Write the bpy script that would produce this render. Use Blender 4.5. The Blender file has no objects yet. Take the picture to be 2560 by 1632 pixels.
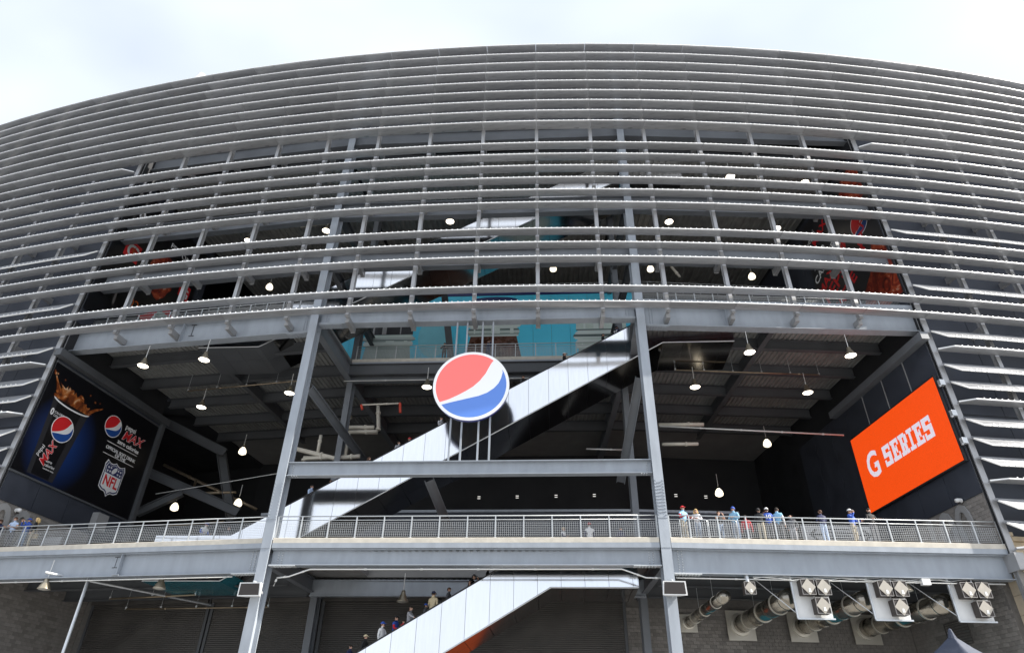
import bpy, bmesh, math, random
from mathutils import Vector, Matrix
random.seed(7)
sc = bpy.context.scene
COL = sc.collection
PI = math.pi
V = Vector

# ------------------------------------------------------------------ camera
F_PX, PITCH, ROLL, YAW = 1664.0, math.radians(33.23), math.radians(0.97), math.radians(3.86)
def cam_axes():
    fw = V((0, math.cos(PITCH), math.sin(PITCH))); u0 = V((0, -math.sin(PITCH), math.cos(PITCH))); r0 = V((1, 0, 0))
    c, s = math.cos(ROLL), math.sin(ROLL)
    r = r0*c + u0*s; u = u0*c - r0*s
    M = Matrix.Rotation(YAW, 3, 'Z')
    return M @ r, M @ u, M @ fw
_r, _u, _f = cam_axes()
CAM = V((0, 0, 1.7))
cam = bpy.data.cameras.new('camera'); cam_ob = bpy.data.objects.new('camera', cam); COL.objects.link(cam_ob)
cam.sensor_width = 36.0; cam.lens = 36.0*F_PX/2560.0; cam.clip_start = 0.1; cam.clip_end = 3000
m3 = Matrix((( _r.x, _u.x, -_f.x), (_r.y, _u.y, -_f.y), (_r.z, _u.z, -_f.z)))
cam_ob.matrix_world = Matrix.Translation(CAM) @ m3.to_4x4()
sc.camera = cam_ob
def in_view(p, margin=0.06):
    d = p - CAM; z = d.dot(_f)
    if z < 1: return False
    x = F_PX*d.dot(_r)/z/2560; y = F_PX*d.dot(_u)/z/1632
    return abs(x) < .5+margin and abs(y) < .5+margin

# ------------------------------------------------------------------ world, sun, exposure
SUN_EL, SUN_AZ = math.radians(38), math.radians(-9)      # azimuth from +X, negative: slightly in front of the facade
w = bpy.data.worlds.new('World'); sc.world = w; w.use_nodes = True
nt = w.node_tree; nt.nodes.clear()
out = nt.nodes.new('ShaderNodeOutputWorld'); bg = nt.nodes.new('ShaderNodeBackground')
sky = nt.nodes.new('ShaderNodeTexSky'); sky.sky_type = 'NISHITA'; sky.sun_disc = False
sky.sun_elevation = SUN_EL; sky.sun_rotation = PI/2 - SUN_AZ
sky.air_density = 1.0; sky.dust_density = 2.0; sky.ozone_density = 1.0
tc = nt.nodes.new('ShaderNodeTexCoord'); mp = nt.nodes.new('ShaderNodeMapping'); mp.inputs['Scale'].default_value = (1.0, 1.6, 2.2)
mp.inputs['Rotation'].default_value = (0.3, 0.2, 0.7)
no = nt.nodes.new('ShaderNodeTexNoise'); no.inputs['Scale'].default_value = 1.5; no.inputs['Detail'].default_value = 3.5; no.inputs['Roughness'].default_value = .55
rp = nt.nodes.new('ShaderNodeValToRGB'); rp.color_ramp.elements[0].position = .35; rp.color_ramp.elements[1].position = .60
rp.color_ramp.elements[0].color = (.67, .67, .67, 1); rp.color_ramp.elements[1].color = (.97, .97, .97, 1)
mx = nt.nodes.new('ShaderNodeMixRGB'); mx.inputs[2].default_value = (5.45, 5.9, 6.6, 1)   # thin high cloud veil
nt.links.new(tc.outputs['Generated'], mp.inputs['Vector']); nt.links.new(mp.outputs[0], no.inputs['Vector'])
nt.links.new(no.outputs['Fac'], rp.inputs[0]); nt.links.new(rp.outputs[0], mx.inputs[0]); nt.links.new(sky.outputs[0], mx.inputs[1])
nt.links.new(mx.outputs[0], bg.inputs['Color']); bg.inputs['Strength'].default_value = 0.10
nt.links.new(bg.outputs[0], out.inputs[0])
sl = bpy.data.lights.new('sun', 'SUN'); sl.energy = 5.0; sl.angle = math.radians(0.6); sl.color = (1, .95, .87)
so = bpy.data.objects.new('sun', sl); COL.objects.link(so)
sdir = V((math.cos(SUN_EL)*math.cos(SUN_AZ), math.cos(SUN_EL)*math.sin(SUN_AZ), math.sin(SUN_EL)))
so.rotation_euler = sdir.to_track_quat('Z', 'Y').to_euler(); so.location = (60, -20, 80)
sc.view_settings.view_transform = 'Standard'; sc.view_settings.look = 'None'; sc.view_settings.gamma = 1
sc.view_settings.exposure = 1.0
sc.render.engine = 'CYCLES'
sc.cycles.max_bounces = 7; sc.cycles.diffuse_bounces = 4; sc.cycles.glossy_bounces = 5
sc.cycles.caustics_reflective = False; sc.cycles.caustics_refractive = False
sc.cycles.sample_clamp_indirect = 6.0

# ------------------------------------------------------------------ materials
M = {}
def mat(name, col, rough=.6, metal=0.0, noise=0.0, nscale=3.0, bump=0.0, bscale=20.0, emit=None, estr=0.0, spec=None, detail=4, stretch=None, rnd=0.0):
    m = bpy.data.materials.new(name); m.use_nodes = True
    n = m.node_tree; b = n.nodes['Principled BSDF']
    b.inputs['Base Color'].default_value = (*col, 1); b.inputs['Roughness'].default_value = rough; b.inputs['Metallic'].default_value = metal
    if spec is not None: b.inputs['Specular IOR Level'].default_value = spec
    t = None
    if noise or bump:
        t = n.nodes.new('ShaderNodeTexCoord'); mpn = n.nodes.new('ShaderNodeMapping')
        n.links.new(t.outputs['Object'], mpn.inputs['Vector'])
        if stretch: mpn.inputs['Scale'].default_value = stretch
    if noise:
        tx = n.nodes.new('ShaderNodeTexNoise'); tx.inputs['Scale'].default_value = nscale; tx.inputs['Detail'].default_value = detail
        n.links.new(mpn.outputs[0], tx.inputs['Vector'])
        mr = n.nodes.new('ShaderNodeMapRange'); mr.inputs['From Min'].default_value = .25; mr.inputs['From Max'].default_value = .75
        mr.inputs['To Min'].default_value = 1-noise; mr.inputs['To Max'].default_value = 1+noise
        n.links.new(tx.outputs['Fac'], mr.inputs['Value'])
        mu = n.nodes.new('ShaderNodeMixRGB'); mu.blend_type = 'MULTIPLY'; mu.inputs[0].default_value = 1
        mu.inputs[1].default_value = (*col, 1); n.links.new(mr.outputs[0], mu.inputs[2]); n.links.new(mu.outputs[0], b.inputs['Base Color'])
        if rnd:
            oi = n.nodes.new('ShaderNodeObjectInfo'); mo = n.nodes.new('ShaderNodeMapRange'); mo.inputs['To Min'].default_value = 1-rnd; mo.inputs['To Max'].default_value = 1+rnd
            n.links.new(oi.outputs['Random'], mo.inputs['Value']); m2 = n.nodes.new('ShaderNodeMixRGB'); m2.blend_type = 'MULTIPLY'; m2.inputs[0].default_value = 1
            n.links.new(mu.outputs[0], m2.inputs[1]); n.links.new(mo.outputs[0], m2.inputs[2]); n.links.new(m2.outputs[0], b.inputs['Base Color'])
        mr2 = n.nodes.new('ShaderNodeMapRange'); mr2.inputs['From Min'].default_value = .3; mr2.inputs['From Max'].default_value = .7
        mr2.inputs['To Min'].default_value = max(.02, rough*(1-noise)); mr2.inputs['To Max'].default_value = min(1, rough*(1+noise))
        n.links.new(tx.outputs['Fac'], mr2.inputs['Value']); n.links.new(mr2.outputs[0], b.inputs['Roughness'])
    if bump:
        tb = n.nodes.new('ShaderNodeTexNoise'); tb.inputs['Scale'].default_value = bscale; tb.inputs['Detail'].default_value = 2
        n.links.new(mpn.outputs[0], tb.inputs['Vector'])
        bp = n.nodes.new('ShaderNodeBump'); bp.inputs['Strength'].default_value = bump; bp.inputs['Distance'].default_value = .05
        n.links.new(tb.outputs['Fac'], bp.inputs['Height']); n.links.new(bp.outputs[0], b.inputs['Normal'])
    if emit:
        b.inputs['Emission Color'].default_value = (*emit, 1); b.inputs['Emission Strength'].default_value = estr
    M[name] = m
    return m
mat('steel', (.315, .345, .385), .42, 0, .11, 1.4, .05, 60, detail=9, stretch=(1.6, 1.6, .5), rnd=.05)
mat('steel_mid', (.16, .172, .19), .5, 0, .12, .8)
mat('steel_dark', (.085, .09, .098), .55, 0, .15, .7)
mat('deck_metal', (.34, .34, .33), .42, .3, .2, 1.5)
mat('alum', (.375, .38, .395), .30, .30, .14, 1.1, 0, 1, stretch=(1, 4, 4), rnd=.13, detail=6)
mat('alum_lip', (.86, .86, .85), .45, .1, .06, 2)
mat('mullion', (.38, .38, .385), .38, .45, .10, 1)
mat('stainless', (.86, .86, .87), .12, 1.0, .035, 3.0, .025, .5, stretch=(2.5, 1, .25), rnd=.03, detail=6)
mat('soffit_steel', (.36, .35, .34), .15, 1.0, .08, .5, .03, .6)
mat('backing', (.30, .30, .30), .6)
mat('black_rubber', (.012, .012, .013), .4)
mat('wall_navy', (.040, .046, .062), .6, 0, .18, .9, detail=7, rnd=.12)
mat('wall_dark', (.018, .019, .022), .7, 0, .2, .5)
mat('wall_block', (.25, .232, .215), .85, 0, .22, 4, .3, 60, rnd=.2)
mat('mortar', (.17, .16, .15), .9, 0, .2, 6)
mat('shutter', (.11, .103, .096), .5, .3, .2, 1)
mat('concrete', (.56, .52, .45), .85, 0, .14, 2.5, .15, 40)
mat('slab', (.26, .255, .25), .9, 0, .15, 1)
mat('plaza', (.30, .30, .295), .9, 0, .18, .35, .1, 20)
mat('limestone', (.62, .53, .40), .85, 0, .12, 2, .12, 30, rnd=.06)
mat('galv', (.62, .64, .66), .38, .55, .10, 3)
mat('rail_paint', (.52, .54, .55), .40, .25, .06, 3)
mat('mesh_wire', (.58, .59, .59), .45, .5)
mat('white_pipe', (.62, .58, .50), .55, 0, .08, 3)
mat('conduit', (.70, .70, .68), .45, .2)
mat('copper_pipe', (.30, .24, .17), .35, .7, .2, 2)
mat('red_pipe', (.55, .06, .03), .45)
mat('duct', (.34, .31, .26), .22, .95, .15, 2)
mat('duct_ring', (.66, .62, .54), .35, .5)
mat('lamp_shell', (.42, .37, .28), .35, .8, .15, 4)
mat('lamp_lens', (1, 1, .95), .3, 0, emit=(1, .90, .74), estr=4.0)
mat('lamp_glass', (.9, .85, .7), .3, 0, emit=(1, .88, .66), estr=1.1)
mat('lamp_off', (.6, .58, .52), .3, .2)
mat('white_box', (.80, .80, .79), .5, 0, .04, 3)
mat('flood_face', (.035, .028, .026), .25)
mat('speaker_box', (.055, .045, .04), .6, 0, .1, 6)
mat('speaker_cover', (.46, .42, .36), .38, .5, .06, 4)
mat('speaker_trim', (.34, .32, .30), .4, .5)
mat('sign_white', (.80, .81, .84), .35, emit=(.90, .93, 1.0), estr=.10)
mat('sign_red', (.80, .14, .13), .4, emit=(1, .16, .15), estr=.24)
mat('sign_blue', (.09, .20, .55), .4, emit=(.10, .24, .75), estr=.14)
mat('sign_edge', (.05, .06, .28), .35)
mat('small_light', (1, 1, 1), .4, emit=(1, .97, .9), estr=.35)
mat('p_black', (.006, .006, .008), .35)
mat('p_white', (.90, .90, .90), .45)
mat('p_red', (.72, .02, .025), .45)
mat('p_blue', (.015, .08, .33), .45)
mat('p_navy', (.02, .03, .13), .45)
mat('p_grey', (.028, .028, .032), .4)
mat('p_orange', (.65, .13, .02), .45)
mat('turquoise_reflection', (.03, .26, .34), .2, .6, .15, .6)  # turquoise reflection painted into the steel's base colour
mat('turquoise', (.09, .64, .88), .45, 0, .05, .5)
mat('bottle_glass', (.42, .52, .49), .3, 0, .6, 1.4, detail=6, stretch=(1, 1, 3.5))
mat('mural_disc', (.22, .62, .74), .45, 0, .1, .5)
mat('bottle_pale', (.56, .66, .60), .35, 0, .12, .6)
mat('glass_light', (.66, .74, .71), .35)
mat('glass_mid', (.33, .41, .39), .35)
mat('glass_dark', (.10, .14, .13), .35)
mat('bottle_cola', (.09, .035, .02), .3, 0, .6, 2)
mat('bottle_cap', (.015, .03, .13), .4)
mat('grey_numeral', (.33, .33, .33), .6, 0, .05, 4)
mat('tent_navy', (.045, .055, .085), .75, 0, .1, 3, .25, 8)
mat('reflector_turquoise', (.03, .36, .50), .6)  # colour of the added turquoise reflection board
mat('reflector_orange', (.80, .11, .015), .6)  # colour of the added orange reflection board
def ramp_mat(name, stops, scale, rough=.4, dist=2.5, stretch=(1, 1, 1)):
    m = bpy.data.materials.new(name); m.use_nodes = True; n = m.node_tree; b = n.nodes['Principled BSDF']
    t = n.nodes.new('ShaderNodeTexCoord'); mpn = n.nodes.new('ShaderNodeMapping'); mpn.inputs['Scale'].default_value = stretch
    tx = n.nodes.new('ShaderNodeTexNoise'); tx.inputs['Scale'].default_value = scale; tx.inputs['Detail'].default_value = 7; tx.inputs['Distortion'].default_value = dist
    r = n.nodes.new('ShaderNodeValToRGB')
    while len(r.color_ramp.elements) < len(stops): r.color_ramp.elements.new(.5)
    for e, (p, c) in zip(r.color_ramp.elements, stops): e.position = p; e.color = (*c, 1)
    n.links.new(t.outputs['Object'], mpn.inputs[0]); n.links.new(mpn.outputs[0], tx.inputs['Vector']); n.links.new(tx.outputs['Fac'], r.inputs[0]); n.links.new(r.outputs[0], b.inputs['Base Color'])
    b.inputs['Roughness'].default_value = rough; M[name] = m
ramp_mat('cola', [(.30, (.03, .008, .004)), (.47, (.22, .05, .012)), (.58, (.48, .15, .03)), (.68, (.75, .55, .36))], .9)
ramp_mat('cola_red', [(.30, (.05, .008, .006)), (.5, (.30, .03, .015)), (.62, (.50, .09, .03)), (.75, (.7, .45, .35))], .8)
# printed poster ground: black with a blue glow that is part of the print
m = bpy.data.materials.new('poster_print'); m.use_nodes = True; n = m.node_tree; b = n.nodes['Principled BSDF']
t = n.nodes.new('ShaderNodeTexCoord'); mpn = n.nodes.new('ShaderNodeMapping'); gr = n.nodes.new('ShaderNodeTexGradient'); gr.gradient_type = 'SPHERICAL'
mpn.vector_type = 'TEXTURE'
r = n.nodes.new('ShaderNodeValToRGB'); r.color_ramp.elements[0].color = (.004, .004, .006, 1); r.color_ramp.elements[1].color = (.012, .05, .22, 1); r.color_ramp.elements[1].position = .9
n.links.new(t.outputs['Object'], mpn.inputs[0]); n.links.new(mpn.outputs[0], gr.inputs[0]); n.links.new(gr.outputs['Fac'], r.inputs[0]); n.links.new(r.outputs[0], b.inputs['Base Color'])
b.inputs['Roughness'].default_value = .35; M['poster_print'] = m; POSTER_MAP = mpn
# LED screen: emissive orange with the fine grain of its pixels
def led(name, col, s):
    m = bpy.data.materials.new(name); m.use_nodes = True; n = m.node_tree; b = n.nodes['Principled BSDF']
    t = n.nodes.new('ShaderNodeTexCoord'); tx = n.nodes.new('ShaderNodeTexNoise'); tx.inputs['Scale'].default_value = 20; tx.inputs['Detail'].default_value = 6
    mr = n.nodes.new('ShaderNodeMapRange'); mr.inputs['From Min'].default_value = .3; mr.inputs['From Max'].default_value = .7; mr.inputs['To Min'].default_value = s*.82; mr.inputs['To Max'].default_value = s*1.18
    n.links.new(t.outputs['Object'], tx.inputs['Vector']); n.links.new(tx.outputs['Fac'], mr.inputs['Value']); n.links.new(mr.outputs[0], b.inputs['Emission Strength'])
    b.inputs['Base Color'].default_value = (col[0]*.15, col[1]*.15, col[2]*.15, 1); b.inputs['Emission Color'].default_value = (*col, 1); b.inputs['Roughness'].default_value = .5; M[name] = m
led('led_orange', (.86, .075, .006), .50)
led('led_white', (.62, .58, .66), .56)

# ------------------------------------------------------------------ mesh helpers
ORG = {}
class MB:
    def __init__(s): s.v = []; s.f = []; s.m = []
    def poly(s, pts, mi=0):
        k = len(s.v); s.v += [V(p) for p in pts]; s.f.append(list(range(k, k+len(pts)))); s.m.append(mi)
    def hexa(s, p, mi=0):        # 8 corners: bottom ring 0-3, top ring 4-7
        k = len(s.v); s.v += [V(q) for q in p]
        for q in ((3,2,1,0),(4,5,6,7),(0,1,5,4),(1,2,6,5),(2,3,7,6),(3,0,4,7)): s.f.append([k+i for i in q]); s.m.append(mi)
    def box(s, o, ex, ey, ez, mi=0):
        o = V(o); ex = V(ex); ey = V(ey); ez = V(ez)
        s.hexa([o, o+ex, o+ex+ey, o+ey, o+ez, o+ex+ez, o+ex+ey+ez, o+ey+ez], mi)
    def cbox(s, c, ex, ey, ez, mi=0):
        c = V(c); ex = V(ex); ey = V(ey); ez = V(ez); s.box(c-ex/2-ey/2-ez/2, ex, ey, ez, mi)
    def frame(s, p, q, up=(0,0,1)):
        d = (V(q)-V(p)).normalized(); up = V(up)
        if abs(d.dot(up)) > .98: up = V((0,1,0))
        x = d.cross(up).normalized(); return d, x, x.cross(d).normalized()
    def bar(s, p, q, wd, h, up=(0,0,1), mi=0):
        d, x, u = s.frame(p, q, up); p = V(p); s.box(p-x*wd/2-u*h/2, x*wd, V(q)-p, u*h, mi)
    def extr(s, prof, o, ex, ey, ez, mi=0):      # closed 2D profile (a,b)-> o+a*ex+b*ey swept by ez
        o = V(o); ex = V(ex); ey = V(ey); ez = V(ez); k = len(s.v); n = len(prof)
        s.v += [o+ex*a+ey*b for a, b in prof] + [o+ex*a+ey*b+ez for a, b in prof]
        s.f.append([k+i for i in range(n)][::-1]); s.f.append([k+n+i for i in range(n)]); s.m += [mi, mi]
        for i in range(n): j = (i+1) % n; s.f.append([k+i, k+j, k+n+j, k+n+i]); s.m.append(mi)
    def ibeam(s, p, q, dep, bf, tw=.025, tf=.045, up=(0,0,1), mi=0):
        d, x, u = s.frame(p, q, up); b = bf/2; h = dep/2; w2 = tw/2
        pr = [(-b,-h),(b,-h),(b,-h+tf),(w2,-h+tf),(w2,h-tf),(b,h-tf),(b,h),(-b,h),(-b,h-tf),(-w2,h-tf),(-w2,-h+tf),(-b,-h+tf)]
        s.extr(pr, p, x, u, V(q)-V(p), mi)
    def tube(s, pts, rad, n=8, mi=0, cap=True):
        pts = [V(p) for p in pts]; k0 = len(s.v); N = len(pts); prev = None
        for i, p in enumerate(pts):
            d = (pts[min(i+1, N-1)]-pts[max(i-1, 0)]).normalized()
            ref = V((0,0,1)) if abs(d.z) < .95 else V((1,0,0))
            x = d.cross(ref).normalized(); y = x.cross(d)
            r = rad[i] if isinstance(rad, (list, tuple)) else rad
            if 0 < i < N-1:
                c = (pts[i]-pts[i-1]).normalized().dot((pts[i+1]-pts[i]).normalized()); r /= max(.5, math.sqrt(max(.1, (1+c)/2)))
            s.v += [p+(x*math.cos(2*PI*j/n)+y*math.sin(2*PI*j/n))*r for j in range(n)]
        for i in range(N-1):
            for j in range(n):
                a = k0+i*n; b = (j+1) % n; s.f.append([a+j, a+b, a+n+b, a+n+j]); s.m.append(mi)
        if cap:
            s.f.append([k0+j for j in range(n)][::-1]); s.m.append(mi); s.f.append([k0+(N-1)*n+j for j in range(n)]); s.m.append(mi)
    def lathe(s, prof, base, n=16, ax=(0,0,1), mi=0):
        ax = V(ax).normalized(); ref = V((1,0,0)) if abs(ax.x) < .9 else V((0,1,0)); x = ax.cross(ref).normalized(); y = ax.cross(x); base = V(base); k = len(s.v)
        for r, z in prof: s.v += [base+ax*z+(x*math.cos(2*PI*j/n)+y*math.sin(2*PI*j/n))*r for j in range(n)]
        for i in range(len(prof)-1):
            for j in range(n):
                a = k+i*n; b = (j+1) % n; s.f.append([a+j, a+b, a+n+b, a+n+j]); s.m.append(mi)
    def mesh(s, name, mats, org=V((0,0,0)), smooth=False):
        me = bpy.data.meshes.new(name); me.from_pydata([tuple(p-org) for p in s.v], [], s.f)
        for x in ([mats] if isinstance(mats, str) else mats): me.materials.append(M[x])
        me.polygons.foreach_set('material_index', s.m)
        if smooth: me.polygons.foreach_set('use_smooth', [True]*len(s.f))
        me.update(); return me
    def build(s, name, mats, parent=None, smooth=False, org=None):
        o0 = ORG.get(parent.name, V((0,0,0))) if parent else V((0,0,0))
        if parent is None and org is None and s.v:
            xs = [min(p[i] for p in s.v) for i in range(3)]; ys = [max(p[i] for p in s.v) for i in range(3)]
            org = V(((xs[0]+ys[0])/2, (xs[1]+ys[1])/2, xs[2]))
        oo = org if org is not None else o0
        me = s.mesh(name, mats, oo, smooth); o = bpy.data.objects.new(name, me); COL.objects.link(o)
        o.location = oo-o0; o.parent = parent; ORG[o.name] = oo
        return o
def thing(name, label, cat, loc=(0,0,0), group=None):
    o = bpy.data.objects.new(name, None); COL.objects.link(o); o.location = V(loc); o.empty_display_size = .3
    ORG[o.name] = V(loc); tag(o, label, cat, group); return o
def tag(o, label=None, cat=None, group=None, kind=None):
    if label: o['label'] = label
    if cat: o['category'] = cat
    if group: o['group'] = group
    if kind: o['kind'] = kind
    return o
def inst(name, me, parent, loc, rot=(0,0,0)):
    o = bpy.data.objects.new(name, me); COL.objects.link(o); o.location = V(loc)-(ORG.get(parent.name, V((0,0,0))) if parent else V((0,0,0)))
    o.rotation_euler = rot; o.parent = parent; ORG[o.name] = V(loc); return o

# the facade follows an arc of 185 m radius: s along it, d inwards from the louvre noses
RAD, CX, CY = 185.0, -4.75, 33.4+185.0
def pol(s, d, z=0.0):
    a = s/RAD; return V((CX+(RAD-d)*math.sin(a), CY-(RAD-d)*math.cos(a), z))
def tng(s): a = s/RAD; return V((math.cos(a), math.sin(a), 0))
def inw(s): a = s/RAD; return V((-math.sin(a), math.cos(a), 0))
def wedge(mb, s0, s1, d0, d1, z0, z1, mi=0):
    mb.hexa([pol(s0,d0,z0), pol(s1,d0,z0), pol(s1,d1,z0), pol(s0,d1,z0), pol(s0,d0,z1), pol(s1,d0,z1), pol(s1,d1,z1), pol(s0,d1,z1)], mi)
UP = V((0,0,1))
class Frame:            # a flat working plane: x along ex, y along ey, h along the normal
    def __init__(s, o, ex, ey): s.o = V(o); s.ex = V(ex).normalized(); s.ey = V(ey).normalized(); s.n = s.ex.cross(s.ey)
    def P(s, x, y, h=0.0): return s.o+s.ex*x+s.ey*y+s.n*h
def plate(fr, pts, h0, h1):           # thin flat plate from a 2D outline
    mb = MB(); mb.extr(pts, fr.P(0,0,h0), fr.ex, fr.ey, fr.n*(h1-h0)); return mb
def circ(cx, cy, r, n=40, a0=0, a1=2*PI, ry=None):
    k = n if abs(a1-a0) > 6.28 else n+1
    return [(cx+r*math.cos(a0+(a1-a0)*i/n), cy+(ry or r)*math.sin(a0+(a1-a0)*i/n)) for i in range(k)]
def letters(txt, fr, x, y, size, mat_, parent, name='lettering', h=.012, ang=0, shear=0, align='LEFT', squash=1.0, bold=0.0, depth=.004):
    cu = bpy.data.curves.new(name, 'FONT'); cu.body = txt; cu.size = size; cu.align_x = align; cu.shear = shear; cu.offset = bold; cu.extrude = depth; cu.resolution_u = 3
    o = bpy.data.objects.new(name, cu); me = bpy.data.meshes.new_from_object(o); bpy.data.objects.remove(o); bpy.data.curves.remove(cu)
    c, s_ = math.cos(ang), math.sin(ang)
    o0 = ORG.get(parent.name, V((0,0,0)))
    for v in me.vertices:
        a, b_, z = v.co.x*squash, v.co.y, v.co.z
        v.co = fr.P(x+a*c-b_*s_, y+a*s_+b_*c, h+z)-o0
    me.materials.clear(); me.materials.append(M[mat_])
    ob = bpy.data.objects.new(name, me); COL.objects.link(ob); ob.parent = parent; ORG[ob.name] = o0; return ob
# ================================================================== SETTING
g = MB(); g.poly([(-1500,-1500,0),(1500,-1500,0),(1500,1500,0),(-1500,1500,0)])
tag(g.build('plaza_ground', 'plaza', org=V((0,0,0))), 'grey concrete plaza in front of the stadium', kind='structure')

# ------------------------------------------------------------------ louvre screens
NB, S0 = 14, -28.5
DS = 57.0/NB
ZK = lambda k: 25.5+1.188*k
SJ = lambda j: S0+DS*j
GAPS = (2, 6, 13)
TILT = {2, 6, -1, -3, -4, -6, -7, -8, -10, -11}
PROF = [(-.36,.02),(-.36,.085),(-.30,.10),(.30,.04),(.30,0.0),(.15,-.015),(-.05,-.018),(-.28,-.008)]
PROF_LO = PROF
PROF_UP = [(a if a < .1 else a+.13, b) for a, b in PROF]
def blade_mesh(name, taper=0, PROF=PROF_LO):
    """one louvre blade; taper -1/+1 narrows its left/right end towards the edge mullion"""
    mb = MB(); L = 2*RAD*math.sin(DS/RAD/2)-.03; h = L/2
    secs = [(-h, 1), (h, 1)]
    if taper < 0: secs = [(-h, .30), (-h+.75, 1), (h, 1)]
    if taper > 0: secs = [(-h, 1), (h-.75, 1), (h, .30)]
    n = len(PROF); 
    for x, k in secs: mb.v += [V((x, PROF[3][0]-(PROF[3][0]-a)*k, b)) for a, b in PROF]
    for i in range(len(secs)-1):
        for q in range(n):
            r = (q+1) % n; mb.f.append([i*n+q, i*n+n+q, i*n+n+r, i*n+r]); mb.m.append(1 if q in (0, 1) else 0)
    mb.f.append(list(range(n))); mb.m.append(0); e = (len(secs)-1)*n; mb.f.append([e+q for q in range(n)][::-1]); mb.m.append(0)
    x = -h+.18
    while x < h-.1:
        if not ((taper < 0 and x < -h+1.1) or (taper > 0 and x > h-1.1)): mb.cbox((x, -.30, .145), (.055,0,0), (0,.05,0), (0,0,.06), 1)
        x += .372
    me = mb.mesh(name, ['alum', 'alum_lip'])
    bmx = bmesh.new(); bmx.from_mesh(me); bmesh.ops.recalc_face_normals(bmx, faces=bmx.faces); bmx.to_mesh(me); bmx.free()
    return me
BLU, BLUL, BLUR, BL, BLL, BLR = blade_mesh('louver', 0, PROF_UP), blade_mesh('louver_end', -1, PROF_UP), blade_mesh('louver_end', 1, PROF_UP), blade_mesh('louver'), blade_mesh('louver_end', -1), blade_mesh('louver_end', 1)
scr_c = thing('louver_screen', 'curved grey metal louver screen across the middle of the stadium front', 'louver screen', pol(0, 0, 25))
scr_l = thing('louver_screen', 'louver screen wing running down the left edge of the picture', 'louver screen', pol(-40, 0, 12))
scr_r = thing('louver_screen', 'sunlit louver screen wing at the right edge beside the orange screen', 'louver screen', pol(40, 0, 12))
rl = random.Random(3)
for k in range(-12, 23):
    for j in range(-6, NB+6):
        inside = 0 <= j < NB
        if inside and (k < 0 or k in GAPS): continue
        sm = SJ(j)+DS/2; z = ZK(k)
        if not (in_view(pol(SJ(j), .3, z)) or in_view(pol(SJ(j+1), .3, z)) or in_view(pol(sm, .3, z))): continue
        me = BLU if k > 13 else BL
        if k < 0 or k in GAPS:
            tl = not inside and k in TILT
            me = (BLUR if tl else BLR) if j == -1 else ((BLUL if tl else BLL) if j == NB else (BLU if tl else me))
        rx = math.radians(60) if (not inside and k in TILT) else rl.uniform(-.012, .012)
        dd = .36 if rx < .5 else .42
        inst('louver', me, scr_c if inside else (scr_l if j < 0 else scr_r), pol(sm, dd, z-(.05 if rx < .5 else .12)), (rx, 0, sm/RAD+rl.uniform(-.0012, .0012)))
# mullions: bent plate posts behind the blades, with brackets back to the floor girders
def mullion_mesh(z0, z1, wd):
    mb = MB(); h = wd/2
    pr = [(-h,0),(h,0),(h,.05),(h*.35,.07),(h*.35,.26),(h,.28),(h,.33),(-h,.33),(-h,.28),(-h*.35,.26),(-h*.35,.07),(-h,.05)]
    mb.extr(pr, (0,0,z0), (1,0,0), (0,1,0), (0,0,z1-z0)); return mb.mesh('mullion', 'mullion')
MU_IN, MU_EDGE, MU_OUT = mullion_mesh(25.25, 51.6, .24), mullion_mesh(6.0, 51.6, .36), mullion_mesh(9.0, 51.6, .26)
bk = MB(); bk.box((-.13,0,-.21), (.26,0,0), (0,1.25,0), (0,0,.40)); bk.cbox((0,1.25,0), (.30,0,0), (0,.04,0), (0,0,.5)); BK = bk.mesh('bracket', 'mullion')
for j in range(-6, NB+7):
    s = SJ(j); par = scr_l if j < 0 else (scr_r if j > NB else scr_c)
    inst('mullion', MU_EDGE if j in (0, NB) else (MU_IN if 0 < j < NB else MU_OUT), par, pol(s, .74, 0), (0, 0, s/RAD))
    for z in (25.18, 29.75, 34.9, 41.25):
        if in_view(pol(s, 1, z), 0): inst('bracket', BK, par, pol(s, .98, z), (0, 0, s/RAD))
for s, par in ((SJ(0), scr_c), (SJ(NB), scr_c)):
    bb = MB(); bb.cbox(pol(s, 1.0, 10.6), tng(s)*.5, inw(s)*1.1, UP*.85); bb.build('base_bracket', 'mullion', par)

# ------------------------------------------------------------------ building body
bld = thing('stadium_building', 'dark grey stadium concourse building behind the louver screen', 'stadium', pol(0, 14, 0))
def body(name, fn, mats):
    mb = MB(); fn(mb); return mb.build(name, mats, bld)
# dark cladding behind the louvres at both sides and along the top
for j in list(range(-6, 0))+list(range(NB, NB+6)):
    for z0, z1 in ((12.3, 19.5), (19.56, 26.8), (26.86, 34.2), (34.26, 42.0), (42.06, 51.3)):
        def f(mb, j=j, z0=z0, z1=z1): wedge(mb, SJ(j)+.02+(.7 if j == NB else 0), SJ(j+1)-.02-(.7 if j == -1 else 0), 1.95, 2.2, z0, z1)
        body('wall_panel', f, 'wall_navy')
for j in range(NB):
    def f(mb, j=j): wedge(mb, SJ(j)+.02, SJ(j+1)-.02, 2.5, 2.8, 43.6, 51.2)
    body('wall_panel', f, 'wall_navy')
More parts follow.
